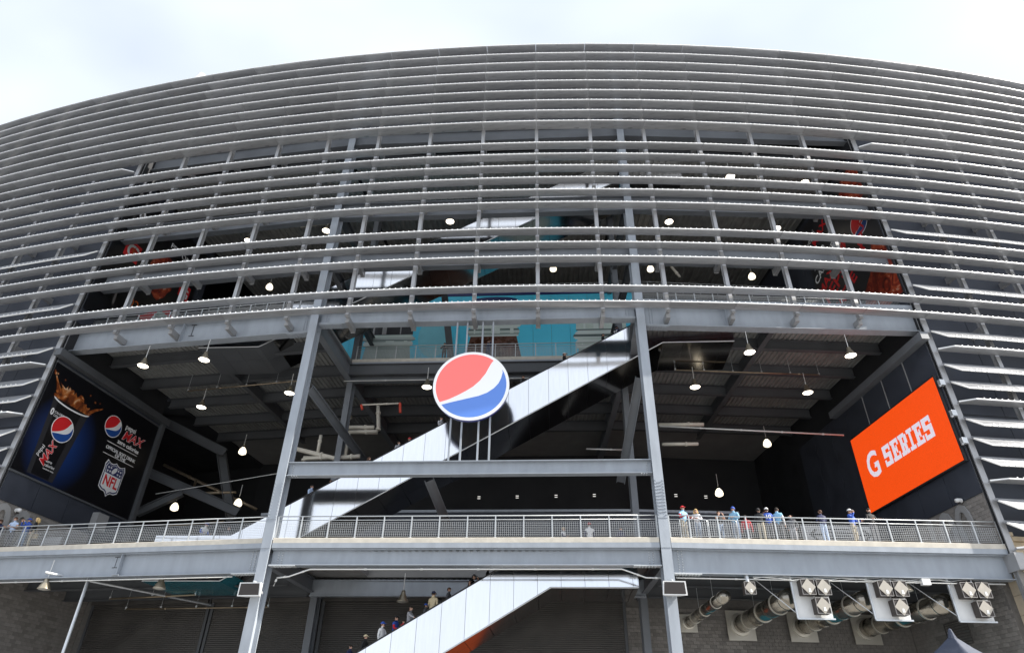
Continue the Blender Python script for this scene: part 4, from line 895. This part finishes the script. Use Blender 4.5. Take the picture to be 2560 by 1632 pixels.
# ------------------------------------------------------------------ loudspeakers under the right girder
def speaker_parts(c, ex, ey, n, k, t):
    fr = Frame(c, ex, ey)
    mb = MB(); mb.extr([(-.33*k,-.36*k),(.33*k,-.36*k),(.33*k,.36*k),(-.33*k,.36*k)], fr.P(0,0,-.5*k), fr.ex, fr.ey, fr.n*.5*k); cb = mb.build('cabinet', 'speaker_box', t)
    e = MB()
    for p, q in (((-.33,-.36),(.33,-.36)), ((.33,-.36),(.33,.36)), ((.33,.36),(-.33,.36)), ((-.33,.36),(-.33,-.36))): e.bar(fr.P(p[0]*k,p[1]*k,.005), fr.P(q[0]*k,q[1]*k,.005), .025, .025)
    e.build('trim', 'speaker_trim', cb)
    plate(fr, [(0,-.40*k),(.36*k,0),(0,.40*k),(-.36*k,0)], .02, .05).build('diamond_cover', 'speaker_cover', cb)
    plate(fr, [(-.04*k,-.26*k),(.10*k,-.26*k),(.07*k,-.08*k),(-.02*k,-.08*k)], .055, .06).build('label_plate', 'white_box', cb)
for xc, lab in ((5.95, 'speaker rack with three diamond fronted loudspeakers nearest the right column'), (9.8, 'middle speaker rack under the right girder'), (13.95, 'speaker rack nearest the stone pier under the right girder')):
    t = thing('speaker_rack', lab, 'speaker rack', R_.P(xc+.8, .2, 7.8)); fr = Frame(R_.P(xc, .45, 7.85), R_.ex, UP)
    plate(fr, [(0,0),(1.75,0),(1.75,1.78),(0,1.78)], -.03, 0).build('back_panel', 'white_box', t)
    mb = MB(); mb.bar(fr.P(-.03,-.02,.04), fr.P(-.03,1.96,.04), .09, .09, fr.n); mb.bar(fr.P(1.2,1.78,.04), fr.P(1.2,1.96,.04), .06, .06, fr.n); mb.bar(fr.P(-.05,-.03,.06), fr.P(1.8,-.03,.06), .10, .07); mb.build('hanger_frame', 'galv', t)
    mb = MB(); mb.tube([fr.P(0,.2,0), fr.P(-1.5,2.0,-.9)], .022, 6); mb.build('stay', 'galv', t)
    for x, y in ((.58,1.36), (1.35,1.36), (1.12,.50)): speaker_parts(fr.P(x, y, .56), fr.ex, fr.ey, fr.n, .98, t)
t = thing('single_speaker', 'single small diamond fronted loudspeaker left of the racks', 'speaker', R_.P(3.7, .1, 9.0)); speaker_parts(R_.P(3.7, .1, 9.15), R_.ex, UP, -R_.n, .80, t)
mb = MB(); mb.tube([R_.P(3.7, .3, 9.4), R_.P(3.7, .35, 9.85)], .10, 10); mb.build('bracket', 'galv', t)
jb = MB(); jb.cbox(R_.P(12.7, .25, 9.62), R_.ex*.42, R_.n*.25, UP*.30); tag(jb.build('junction_box', 'white_box'), 'white junction box on the conduit under the right girder', 'junction box')
# floodlights on the column fronts
for s, z, lab in ((-10.55, 8.85, 'boxy floodlight on the left column'), (10.55, 8.95, 'boxy floodlight on the right column')):
    t = thing('floodlight', lab, 'floodlight', pol(s, 1.0, z)); fr = Frame(pol(s, 1.22, z), tng(s), UP); x = -.05 if s < 0 else .05
    mb = MB(); mb.hexa([fr.P(x-.60,-.36,.55), fr.P(x+.60,-.36,.55), fr.P(x+.36,-.30,.0), fr.P(x-.36,-.30,.0), fr.P(x-.55,.28,.62), fr.P(x+.55,.28,.62), fr.P(x+.36,.36,.0), fr.P(x-.36,.36,.0)]); mb.build('housing', 'white_box', t)
    mb = MB(); mb.poly([fr.P(x-.53,-.31,.563), fr.P(x+.53,-.31,.563), fr.P(x+.49,.23,.627), fr.P(x-.49,.23,.627)]); mb.build('glass_front', 'flood_face', t)
    mb = MB(); mb.bar(fr.P(x,.4,-.02), fr.P(x,.4,.3), .08, .08); mb.bar(fr.P(x+.42,-.1,-.02), fr.P(x+.42,-.1,.3), .06, .12); mb.build('bracket', 'galv', t)
mb = MB(); mb.tube([(-25.45,36.6,0), (-25.45,36.6,10.3)], .085, 12); tag(mb.build('pipe_column', 'galv', smooth=True), 'slim grey round post under the deck at lower left', 'post')
for p, q, lab in (((-27.6,36.0,10.0), (-21.5,43.2,9.7), 'thin grey rod running back under the left deck'),): mb = MB(); mb.tube([p, q], .06, 8); tag(mb.build('tie_rod', 'galv'), lab, 'rod')
# cameras, cabinets
for fr, x, z, lab in ((FW[-1], 2.47, 14.05, 'white dome camera beside the left numerals'), (FW[1], -2.6, 14.4, 'white dome camera above the right numerals')):
    t = thing('dome_camera', lab, 'camera', fr.P(x, z, .1)); mb = MB(); mb.lathe([(.001,.36),(.10,.34),(.13,.2),(.13,0)], fr.P(x, z, .05), 14, fr.n); mb.build('housing', 'white_box', t, smooth=True)
    mb = MB(); mb.lathe([(.085,.0),(.075,-.06),(.001,-.09)], fr.P(x, z-.10, .22), 12); mb.build('dome', 'flood_face', t)
mb = MB(); mb.cbox(FW[-1].P(8.6, 15.15, .3), FW[-1].ex*1.0, UP*1.1, FW[-1].n*.5); tag(mb.build('wall_cabinet', 'grey_numeral'), 'grey box mounted on the wall below the cup poster', 'cabinet')
mb = MB(); mb.cbox(L_.P(3.0, 1.7, 12.0), L_.ex*1.2, L_.n*.12, UP*1.0); tag(mb.build('deck_panel', 'grey_numeral'), 'plain grey board standing on the left deck', 'board')
# crowd barrier and direction board on the right deck
t = thing('crowd_barrier', 'pale steel crowd barrier behind the right deck guardrail', 'barrier', R_.P(2.2, .5, DECK))
for x0, x1 in ((.65, 2.1), (2.15, 3.65)):
    mb = MB(); mb.tube([R_.P(x0,.36,DECK+.1), R_.P(x0,.36,DECK+.98), R_.P(x0+.06,.36,DECK+1.05), R_.P(x1-.06,.36,DECK+1.05), R_.P(x1,.36,DECK+.98), R_.P(x1,.36,DECK+.1)], .024, 6); mb.tube([R_.P(x0,.36,DECK+.18), R_.P(x1,.36,DECK+.18)], .02, 6); mb.build('frame', 'rail_paint', t)
    n = 11
    for i in range(1, n): mb = MB(); xx = x0+(x1-x0)*i/n; mb.tube([R_.P(xx,.36,DECK+.18), R_.P(xx,.36,DECK+1.05)], .014, 5); mb.build('bar', 'rail_paint', t)
t = thing('direction_board', 'grey direction board with arrows behind the right deck guardrail', 'sign', R_.P(10.6, 2.4, DECK)); fr = Frame(R_.P(8.0, 2.5, 0), R_.ex, UP)
plate(fr, [(0,12.05),(4.3,12.05),(4.3,13.05),(0,13.05)], 0, .05).build('board', 'grey_numeral', t)
for x, pts in ((.35, [(0,.0),(.4,.33),(.5,.25),(.28,.06),(.9,.06),(.9,-.06),(.28,-.06),(.5,-.25),(.4,-.33)]), (3.9, [(0,.0),(-.4,-.33),(-.5,-.25),(-.28,-.06),(-.9,-.06),(-.9,.06),(-.28,.06),(-.5,.25),(-.4,.33)])):
    plate(fr, [(x+a, 12.55+b_) for a, b_ in pts][::-1], .055, .06).build('arrow', 'p_black', t)
for i in range(4): plate(fr, [(1.5,12.3+i*.17),(2.9-.2*(i % 2),12.3+i*.17),(2.9-.2*(i % 2),12.38+i*.17),(1.5,12.38+i*.17)], .055, .06).build('text_bar', 'p_black', t)
for x in (.3, 4.0): mb = MB(); mb.bar(fr.P(x,DECK,-.03), fr.P(x,12.1,-.03), .06, .06, fr.n); mb.build('leg', 'galv', t)
# white floodlight heads on the roof
for (x, y), k, lab in (((-35.6,37.2), 1, 'leftmost white floodlight head above the roof edge'), ((-33.6,36.9), .55, 'smallest white floodlight head above the roof edge'), ((-31.3,36.3), 1.15, 'largest white floodlight head above the roof edge')):
    t = thing('roof_floodlight', lab, 'floodlight', (x, y, 51.5)); mb = MB(); mb.tube([(x,y,51.4), (x,y,52.0+.2*k)], .08, 8); mb.build('stand', 'galv', t)
    mb = MB(); c = V((x,y,52.1+.2*k)); mb.tube([c-V((.25,0,.5))*k, c+V((.35,0,.9))*k], .34*k, 16); mb.build('head', 'white_box', t, smooth=False)
# pop-up tent at the lower right, dark cloth
tt = thing('canopy_tent', 'dark navy peaked canopy tent at the lower right corner', 'tent', (7.9, 15.0, 0))
def canopy(c, hw, z0, z1, rot, m):
    mb = MB(); n = 40; rows = 8; cs, sn = math.cos(rot), math.sin(rot)
    for r in range(rows+1):
        f_ = r/rows
        for i in range(n):
            a = i/n*4; k = int(a); f2 = a-k; cr = [(-1,-1),(1,-1),(1,1),(-1,1)]; p, q = cr[k % 4], cr[(k+1) % 4]
            x = (p[0]+(q[0]-p[0])*f2)*hw*f_; y = (p[1]+(q[1]-p[1])*f2)*hw*f_
            z = z1+(z0-z1)*(f_**.88)-.05*math.sin(f_*PI)-.03*abs(math.sin(f2*PI*5))*f_
            mb.v.append(V((c[0]+x*cs-y*sn, c[1]+x*sn+y*cs, z)))
    for r in range(rows):
        for i in range(n): j = (i+1) % n; mb.f.append([r*n+i, (r+1)*n+i, (r+1)*n+j, r*n+j]); mb.m.append(0)
    return mb
canopy((7.9,15.0), 1.75, 2.55, 3.98, .62, 'tent_navy').build('canopy', 'tent_navy', tt, smooth=True)
for a in range(4):
    an = .62+PI/4+a*PI/2; x, y = 7.9+2.4*math.cos(an), 15+2.4*math.sin(an); mb = MB(); mb.bar((x,y,0), (x,y,2.55), .05, .05); mb.build('leg', 'galv', tt)
mb = MB(); mb.lathe([(.001,.12),(.03,.10),(.06,0),(.09,-.08)], (7.9,15.0,3.97), 10); mb.build('peak_cap', 'tent_navy', tt)

for (x, z), w_ in zip(((-6.69,21.65), (-3.22,21.7), (.28,21.75), (3.71,21.8), (10.94,21.75), (13.55,21.6)), ('leftmost', 'second from the left', 'third from the left', 'fourth from the left', 'fifth from the left', 'rightmost')):
    mb = MB()
    for i in range(2): mb.cbox((x, 58.6, z+.18*i), (.26,0,0), (0,.06,0), (0,0,.05))
    tag(mb.build('concourse_light', 'small_light'), w_+' of the tiny light strips far back inside', 'light', 'light strips far back in the concourse')
pipe('dark sprinkler pipe hanging below the right bay ceiling', [(8.6,40.6,24.5),(18.6,41.6,24.5)], .05, 'copper_pipe', hang=1.4)
pipe('dark sprinkler pipe hanging below the left bay ceiling', [(-27.0,42.6,24.5),(-17.5,41.2,24.5)], .05, 'copper_pipe', hang=1.4)
pipe('thin conduit under the inner balcony girder', [(-15.0,41.8,24.7),(5.0,41.8,24.7)], .035, 'conduit', 'conduit', 6, name='conduit')
# ================================================================== PEOPLE
def pm(name, col, rough=.8): return M.get(name) or mat(name, col, rough, 0, .10, 6)
pm('skin', (.55, .33, .24), .55); pm('skin_dark', (.20, .11, .07), .55)
for nm, c in dict(red=(.55,.02,.03), blue=(.03,.09,.42), navy=(.015,.02,.07), lblue=(.25,.48,.68), white=(.75,.75,.75), grey=(.36,.36,.38), dgrey=(.09,.09,.10), black=(.012,.012,.014), khaki=(.42,.36,.26), beige=(.62,.52,.34), jeans=(.16,.22,.33), brown=(.10,.05,.03), blond=(.62,.44,.20), dark=(.02,.014,.01), tan=(.48,.38,.24), lgrey=(.55,.55,.58), paleblue=(.45,.56,.75)).items(): pm('c_'+nm, c)
def person(label, pos, face, shirt, legs='c_jeans', hair='c_dark', style='short', h=1.76, arms=('down','down'), sleeve=None, lean=0.0, skin='skin', number=None, hatc=None, group=None):
    t_loc = V(pos); k = h/1.76
    J = {'pel': ((0,0,.95),(.155,.12)), 'spi': ((0,-.0,1.13),(.15,.115)), 'che': ((0,0,1.32),(.175,.125)), 'nec': ((0,0,1.47),(.065,.065)), 'jaw': ((0,-.015,1.555),(.068,.078)), 'hea': ((0,-.012,1.645),(.082,.098)), 'cro': ((0,.0,1.705),(.062,.075)), 'nos': ((0,-.105,1.625),(.016,.016))}
    for s, nm in ((-1,'l'), (1,'r')):
        J['hip'+nm] = ((s*.095,0,.90),(.105,.105)); J['kne'+nm] = ((s*.105,-.015,.50),(.072,.075)); J['ank'+nm] = ((s*.11,.02,.10),(.050,.055)); J['toe'+nm] = ((s*.125,-.14,.045),(.045,.035))
        J['sho'+nm] = ((s*.185,0,1.405),(.078,.075))
        a = arms[0 if s < 0 else 1]
        el, wr, ha = {'down': ((.25,.02,1.13),(.26,-.06,.90),(.26,-.09,.80)), 'rail': ((.27,-.10,1.15),(.22,-.34,1.12),(.20,-.43,1.12)), 'up': ((.27,-.16,1.22),(.13,-.26,1.48),(.10,-.22,1.57)), 'phone': ((.26,-.18,1.25),(.10,-.36,1.45),(.06,-.40,1.53)),
                      'fold': ((.27,-.08,1.14),(.05,-.25,1.16),(-.05,-.25,1.18)), 'out': ((.34,-.14,1.28),(.42,-.40,1.16),(.44,-.50,1.13)), 'pocket': ((.30,.05,1.14),(.24,-.04,.95),(.20,-.06,.90))}[a]
        for nm2, p, r in (('elb', el, (.055,.055)), ('wri', wr, (.040,.040)), ('han', ha, (.042,.028))): J[nm2+nm] = ((s*p[0],p[1],p[2]), r)
    E_ = [('pel','spi'),('spi','che'),('che','nec'),('nec','jaw'),('jaw','hea'),('hea','cro'),('hea','nos')]
    for n_ in 'lr': E_ += [('pel','hip'+n_),('hip'+n_,'kne'+n_),('kne'+n_,'ank'+n_),('ank'+n_,'toe'+n_),('che','sho'+n_),('sho'+n_,'elb'+n_),('elb'+n_,'wri'+n_),('wri'+n_,'han'+n_)]
    def bend(p):
        x, y, z = p
        if lean and z > .95: f_ = z-.95; y, z = y-f_*math.sin(lean), .95+f_*math.cos(lean)+y*0
        return V((x, y, z))*k
    names = list(J); P = {n_: bend(J[n_][0]) for n_ in names}
    bm_ = bmesh.new(); lay = bm_.verts.layers.skin.verify(); vs = {}
    for n_ in names: v = bm_.verts.new(P[n_]); v[lay].radius = (J[n_][1][0]*k, J[n_][1][1]*k); v[lay].use_root = n_ == 'pel'; vs[n_] = v
    for a, b_ in E_: bm_.edges.new((vs[a], vs[b_]))
    me = bpy.data.meshes.new('body'); bm_.to_mesh(me); bm_.free(); o = bpy.data.objects.new('body_tmp', me); COL.objects.link(o)
    sk = o.modifiers.new('skin', 'SKIN'); sk.use_smooth_shade = True; sb = o.modifiers.new('sub', 'SUBSURF'); sb.levels = 1
    dg = bpy.context.evaluated_depsgraph_get(); me2 = bpy.data.meshes.new_from_object(o.evaluated_get(dg)); bpy.data.objects.remove(o); bpy.data.meshes.remove(me)
    reg = {}
    sl = sleeve or shirt
    mats = [skin, shirt, sl, legs, 'c_black']
    for a, b_ in E_:
        r_ = 0 if {a, b_} & {'jaw','hea','cro','nos'} else 1
        if a[:3] in ('sho','elb') and b_[:3] in ('elb','wri'): r_ = 2
        if a[:3] == 'wri': r_ = 0
        if a[:3] in ('hip','kne') or b_[:3] == 'hip': r_ = 3
        if a[:3] == 'ank': r_ = 4
        reg[(a, b_)] = r_
    segs = [(P[a], P[b_], reg[(a, b_)], max(J[a][1])) for a, b_ in E_]
    me2.materials.clear()
    for m_ in mats: me2.materials.append(M[m_])
    idx = []
    for f_ in me2.polygons:
        c = f_.center; best = (9, 0)
        for a, b_, r_, rad in segs:
            ab = b_-a; u = max(0, min(1, (c-a).dot(ab)/max(1e-9, ab.length_squared))); dd = (c-(a+ab*u)).length-rad*.5*k
            if dd < best[0]: best = (dd, r_)
        idx.append(best[1])
    me2.polygons.foreach_set('material_index', idx); me2.polygons.foreach_set('use_smooth', [True]*len(idx))
    # fingers, eyes and mouth join the same surface mesh
    bm_ = bmesh.new(); bm_.from_mesh(me2); ex = MB()
    for n_, s in (('l',-1), ('r',1)):
        hd = (P['han'+n_]-P['wri'+n_]).normalized(); sd = hd.cross(V((0,0,1))) if abs(hd.z) < .9 else V((0,1,0)); sd.normalize(); dn = hd.cross(sd)
        for i, ln in enumerate((.07, .085, .08, .06)):
            b0 = P['han'+n_]+sd*(i-1.5)*.02*k; ex.tube([b0-hd*.01, b0+hd*ln*.55*k, b0+hd*ln*.9*k+dn*.025*k*s], [.010*k,.009*k,.007*k], 5, 0)
        b0 = P['han'+n_]-hd*.03*k+sd*.035*k; ex.tube([b0, b0+sd*.03*k+hd*.02*k, b0+sd*.035*k+hd*.05*k], [.011*k,.010*k,.008*k], 5, 0)
    hc = P['hea']
    for s in (-1, 1): ex.cbox(hc+V((s*.033,-.093,.012))*k, (.022*k,0,0), (0,.012*k,0), (0,0,.011*k), 4)
    ex.cbox(hc+V((0,-.088,-.062))*k, (.045*k,0,0), (0,.01*k,0), (0,0,.008*k), 4)
    for s in (-1, 1): ex.cbox(hc+V((s*.088,.0,-.005))*k, (.018*k,0,0), (0,.04*k,0), (0,0,.06*k), 0)
    nv = len(me2.vertices); vv = [tuple(v.co) for v in me2.vertices]+[tuple(p) for p in ex.v]; ff = [tuple(p.vertices) for p in me2.polygons]+[tuple(nv+i for i in f_) for f_ in ex.f]
    bm_.free(); me3 = bpy.data.meshes.new('body'); me3.from_pydata(vv, [], ff)
    for m_ in mats: me3.materials.append(M[m_])
    me3.polygons.foreach_set('material_index', idx+ex.m); me3.polygons.foreach_set('use_smooth', [True]*len(ff)); me3.update(); bpy.data.meshes.remove(me2)
    t = thing('person', label, 'person', t_loc, group); t.rotation_euler = (0, 0, face)
    ob = bpy.data.objects.new('body', me3); COL.objects.link(ob); ob.parent = t
    hb = MB(); c0 = hc+V((0,.008,.012))*k
    def cap_shell(z_lo, front, rx=.098, ry=.115, rz=.112, n=14, rows=6):
        k0 = len(hb.v)
        for r in range(rows+1):
            ph = PI/2*(1-r/rows)
            for i in range(n):
                a = 2*PI*i/n; fr_ = .5-.5*math.sin(a)      # 1 at the face side
                lo = z_lo+(front-z_lo)*max(0, -math.sin(a))
                e = lo+(PI/2-lo)*(r/rows); hb.v.append(c0+V((rx*math.cos(e)*math.cos(a), ry*math.cos(e)*math.sin(a), rz*math.sin(e)))*k)
        for r in range(rows):
            for i in range(n): j = (i+1) % n; hb.f.append([k0+r*n+i, k0+r*n+j, k0+(r+1)*n+j, k0+(r+1)*n+i]); hb.m.append(0)
    def fin(name, m_):
        me_ = hb.mesh(name, m_, smooth=True); oh = bpy.data.objects.new(name, me_); COL.objects.link(oh); oh.parent = t
    if style in ('short', 'cap', 'long'):
        cap_shell(-.55 if style != 'long' else -.9, .45)
        if style == 'long': hb.tube([c0+V((0,.07,.02))*k, c0+V((0,.085,-.12))*k, c0+V((0,.07,-.26))*k], [.085*k,.095*k,.05*k], 10); [hb.tube([c0+V((s*.075,.0,.03))*k, c0+V((s*.10,.0,-.10))*k, c0+V((s*.085,-.01,-.22))*k], [.03*k,.042*k,.02*k], 8) for s in (-1, 1)]
        fin('hair', hair)
    if style == 'cap' or hatc and style in ('short', 'long'):
        hb = MB(); cap_shell(.10, .12, .106, .124, .125)
        hb.hexa([c0+V(q)*k for q in ((-.075,-.09,.02),(.075,-.09,.02),(.06,-.20,.0),(-.06,-.20,.0),(-.075,-.09,.035),(.075,-.09,.035),(.06,-.20,.012),(-.06,-.20,.012))]); fin('cap', hatc or 'c_navy')
    if style == 'beanie': cap_shell(-.15, .15, .107, .125, .135); fin('knit_hat', hatc or 'c_blue')
    if number:
        fb = Frame(P['che']+V((0,.128*k,-.06)), (-1,0,0), UP); cu = bpy.data.curves.new('number', 'FONT'); cu.body = number; cu.size = .30; cu.align_x = 'CENTER'; cu.offset = .008; oo = bpy.data.objects.new('n', cu); mn = bpy.data.meshes.new_from_object(oo); bpy.data.objects.remove(oo)
        for v in mn.vertices: v.co = fb.P(v.co.x, v.co.y-.1, .02)
        mn.materials.clear(); mn.materials.append(M['p_white']); on = bpy.data.objects.new('jersey_number', mn); COL.objects.link(on); on.parent = t
    return t
FR = lambda deg: math.radians(deg)          # 0 faces the camera, +90 faces right, 180 faces away
def onR(x, d): p = R_.P(x, d, DECK); return p
G_R, G_L, G_E1, G_E0 = 'people on the right deck', 'people on the left deck', 'riders on the upper escalator', 'riders on the lower escalator'
person('person in red cap and open red jacket at the right deck rail', onR(.95,.62), FR(25), 'c_lblue', 'c_khaki', 'c_dark', 'cap', 1.84, ('rail','rail'), 'c_red', 0, hatc='c_red', group=G_R)
person('blond person in pale top beside the red capped one', onR(1.65,.62), FR(-5), 'c_lgrey', 'c_jeans', 'c_blond', 'long', 1.70, ('rail','fold'), group=G_R)
person('dark haired person with raised arms at the right deck rail', onR(2.85,.62), FR(20), 'c_black', 'c_jeans', 'c_dark', 'short', 1.62, ('up','up'), 'skin', group=G_R)
person('person in blue knit hat and light blue jacket', onR(3.7,.66), FR(-35), 'c_lblue', 'c_jeans', 'c_dark', 'beanie', 1.86, ('fold','fold'), hatc='c_blue', group=G_R)
person('person in red jacket behind the group on the right deck', onR(4.7,1.8), FR(160), 'c_red', 'c_dgrey', 'c_dark', 'short', 1.80, group=G_R)
person('person in black cap, black jacket and khaki trousers', onR(5.05,.66), FR(165), 'c_black', 'c_khaki', 'c_dark', 'cap', 1.82, ('fold','down'), hatc='c_black', group=G_R)
person('person in white cap and royal blue numbered jersey', onR(5.5,.66), FR(175), 'c_blue', 'c_dgrey', 'c_dark', 'cap', 1.86, ('fold','up'), number='10', hatc='c_white', group=G_R)
person('person in pale blue and white jersey with dark hair', onR(6.05,.66), FR(150), 'c_lblue', 'c_dgrey', 'c_dark', 'short', 1.88, ('down','rail'), 'c_white', group=G_R)
person('bald person in grey jacket on the right deck', onR(7.0,1.3), FR(-20), 'c_dgrey', 'c_grey', 'c_dark', 'bald', 1.74, ('pocket','pocket'), group=G_R)
person('person in navy jacket and jeans seen from behind', onR(8.4,.66), FR(190), 'c_navy', 'c_paleblue', 'c_brown', 'short', 1.80, ('fold','fold'), group=G_R)
person('person in blue jacket and khakis drinking at the right rail', onR(10.0,.66), FR(40), 'c_blue', 'c_khaki', 'c_dark', 'cap', 1.88, ('up','rail'), hatc='c_white', group=G_R)
person('person in black jacket farthest right on the deck', onR(11.05,.66), FR(15), 'c_black', 'c_dgrey', 'c_dark', 'short', 1.95, ('rail','rail'), group=G_R)
def onL(x, d): return L_.P(x, d, DECK)
person('person in dark cap and navy shirt at the left picture edge', onL(.15,.55), FR(10), 'c_navy', 'c_dgrey', 'c_dark', 'cap', 1.76, ('down','pocket'), hatc='c_brown', group=G_L)
person('person in pale blue shirt leaning on the left rail', onL(1.2,.55), FR(5), 'c_paleblue', 'c_dgrey', 'c_brown', 'short', 1.86, ('rail','rail'), 'skin', .18, group=G_L)
person('person in blue cap and blue shirt taking a photo', onL(2.1,.55), FR(-10), 'c_blue', 'c_jeans', 'c_dark', 'cap', 1.76, ('phone','phone'), hatc='c_blue', group=G_L)
bl = person('blond person in black top with a brown bag', onL(2.6,.55), FR(-60), 'c_black', 'c_khaki', 'c_blond', 'long', 1.80, ('down','down'), group=G_L)
bg_ = MB(); q = onL(2.75,.6)+UP*.75; bg_.extr([(-.16,-.16),(.16,-.16),(.13,.12),(-.13,.12)], q, L_.ex, UP, L_.n*.12); bg_.tube([q+L_.ex*-.1+UP*.1, q+UP*.42, q+L_.ex*.1+UP*.1], .012, 5); tag(bg_.build('shoulder_bag', 'c_tan'), 'tan shoulder bag hanging beside the blond person at left', 'bag')
def rider(label, x, face, *a, lane=.75, esc=None, **k):
    y = Y0
    if esc is ZB0: x *= .972; y = 36.5
    return person(label, V((x, y+lane, esc(x)+1.6)), face, *a, **k)
e1 = dict(esc=ZB1, group=G_E1)
rider('rider in pale blue jacket low on the long escalator', -14.6, FR(70), 'c_paleblue', 'c_jeans', 'c_dark', 'short', 1.86, ('rail','rail'), **e1)
rider('rider in dark red top behind the pale blue jacket', -13.6, FR(80), 'c_red', 'c_dgrey', 'c_brown', 'short', 1.70, ('rail','down'), lane=1.1, **e1)
rider('rider with brown hair just above the middle beam', -11.3, FR(60), 'c_dgrey', 'c_dgrey', 'c_brown', 'long', 1.72, ('down','rail'), **e1)
rider('rider in grey hoodie beside the red capped rider', -9.55, FR(40), 'c_grey', 'c_dgrey', 'c_dark', 'short', 1.72, ('rail','rail'), **e1)
rider('rider in red cap and black jacket left of the sign', -9.0, FR(60), 'c_black', 'c_dgrey', 'c_dark', 'cap', 1.80, ('rail','rail'), hatc='c_red', lane=1.1, **e1)
rider('rider in light grey shirt at the lower left of the sign', -7.0, FR(55), 'c_lgrey', 'c_jeans', 'c_dark', 'short', 1.90, ('rail','rail'), **e1)
rider('rider in black jacket right of the round sign', -1.8, FR(45), 'c_black', 'c_dgrey', 'c_brown', 'short', 1.80, ('rail','down'), 'c_dgrey', **e1)
rider('rider in black with a white headband below the balcony', .95, FR(75), 'c_black', 'c_black', 'c_dark', 'cap', 1.90, ('rail','down'), hatc='c_white', **e1)
rider('rider in dark jacket second from the top', 3.6, FR(70), 'c_black', 'c_black', 'c_dark', 'short', 1.82, ('rail','rail'), **e1)
rider('rider in navy jersey numbered 27 near the top', 4.55, FR(140), 'c_navy', 'c_jeans', 'c_dark', 'cap', 1.86, ('rail','rail'), number='27', hatc='c_navy', **e1)
rider('topmost rider on the long escalator beside the right column', 5.2, FR(100), 'c_navy', 'c_black', 'c_dark', 'short', 1.60, ('rail','rail'), lane=1.1, **e1)
e0 = dict(esc=ZB0, group=G_E0)
rider('rider in white jacket and blue cap on the lower escalator', -9.3, FR(70), 'c_white', 'c_jeans', 'c_dark', 'cap', 1.92, ('down','rail'), hatc='c_blue', **e0)
rider('rider in blue and red team jacket and black cap', -8.65, FR(70), 'c_blue', 'c_dgrey', 'c_dark', 'cap', 1.90, ('rail','down'), 'c_red', hatc='c_black', lane=1.0, **e0)
rider('rider in grey hoodie reaching along the lower handrail', -7.85, FR(75), 'c_grey', 'c_jeans', 'c_dark', 'short', 1.90, ('out','rail'), **e0)
rider('rider in blue cap and dark teal jacket on the lower escalator', -7.1, FR(85), 'c_dgrey', 'c_dgrey', 'c_dark', 'cap', 1.66, ('down','down'), hatc='c_blue', lane=1.1, **e0)
rider('rider in beige jacket and navy cap seen from behind', -6.65, FR(160), 'c_beige', 'c_khaki', 'c_dark', 'cap', 1.96, ('down','rail'), hatc='c_navy', **e0)
rider('balding rider in dark grey jacket on the lower escalator', -5.85, FR(80), 'c_dgrey', 'c_dgrey', 'c_brown', 'short', 1.76, ('down','down'), lane=1.0, **e0)
rider('rider in black top bending over the lower handrail', -4.75, FR(70), 'c_black', 'c_black', 'c_dark', 'cap', 1.80, ('rail','up'), 'skin', .45, hatc='c_dgrey', **e0)
rider('rider in tan cap and black coat at the bottom edge', -10.15, FR(75), 'c_black', 'c_black', 'c_dark', 'cap', 1.78, ('down','down'), hatc='c_beige', **e0)
rider('rider in dark navy coat at the very bottom edge', -10.9, FR(75), 'c_navy', 'c_black', 'c_dark', 'short', 1.72, ('down','down'), **e0)
rider('rider in dark cap topmost on the lower escalator', -3.7, FR(80), 'c_black', 'c_black', 'c_dark', 'cap', 1.55, ('down','down'), hatc='c_black', **e0)
rider('small rider in red jacket between two taller riders', -8.15, FR(70), 'c_red', 'c_dgrey', 'c_dark', 'short', 1.35, ('down','down'), lane=.6, **e0)
G_B = 'people at the middle deck behind the rail'
person('person in red cap and navy sleeved white jersey behind the middle rail', V((2.08,39.0,DECK)), FR(190), 'c_white', 'c_jeans', 'c_dark', 'cap', 1.95, ('down','down'), 'c_navy', hatc='c_red', group=G_B)
person('person in tan hat stepping off the lower escalator', V((.56,39.0,DECK)), FR(60), 'c_white', 'c_navy', 'c_tan', 'cap', 1.70, ('rail','down'), 'c_navy', hatc='c_tan', group=G_B)
person('person in dark jacket behind the rail near the right column', V((3.9,39.2,DECK)), FR(20), 'c_navy', 'c_dgrey', 'c_dark', 'short', 1.76, ('down','down'), group=G_B)
person('person in blue cap and red white blue jersey at the escalator foot', V((-20.7,38.4,DECK)), FR(60), 'c_white', 'c_jeans', 'c_dark', 'cap', 1.85, ('rail','rail'), 'c_blue', .3, hatc='c_blue', group=G_B)
person('person in dark top beside the foot of the long escalator', V((-19.4,38.9,DECK)), FR(30), 'c_dgrey', 'c_dgrey', 'c_brown', 'short', 1.75, ('down','down'), group=G_B)
person('person in black leaning on the inner balcony left of the sign', V((-7.98,42.7,FL3)), FR(0), 'c_black', 'c_black', 'c_dark', 'short', 1.60, ('rail','rail'), group='people on the inner balcony')
person('person in navy on the inner balcony above the sign', V((-4.65,42.7,FL3)), FR(10), 'c_navy', 'c_navy', 'c_dark', 'short', 1.74, ('rail','up'), group='people on the inner balcony')
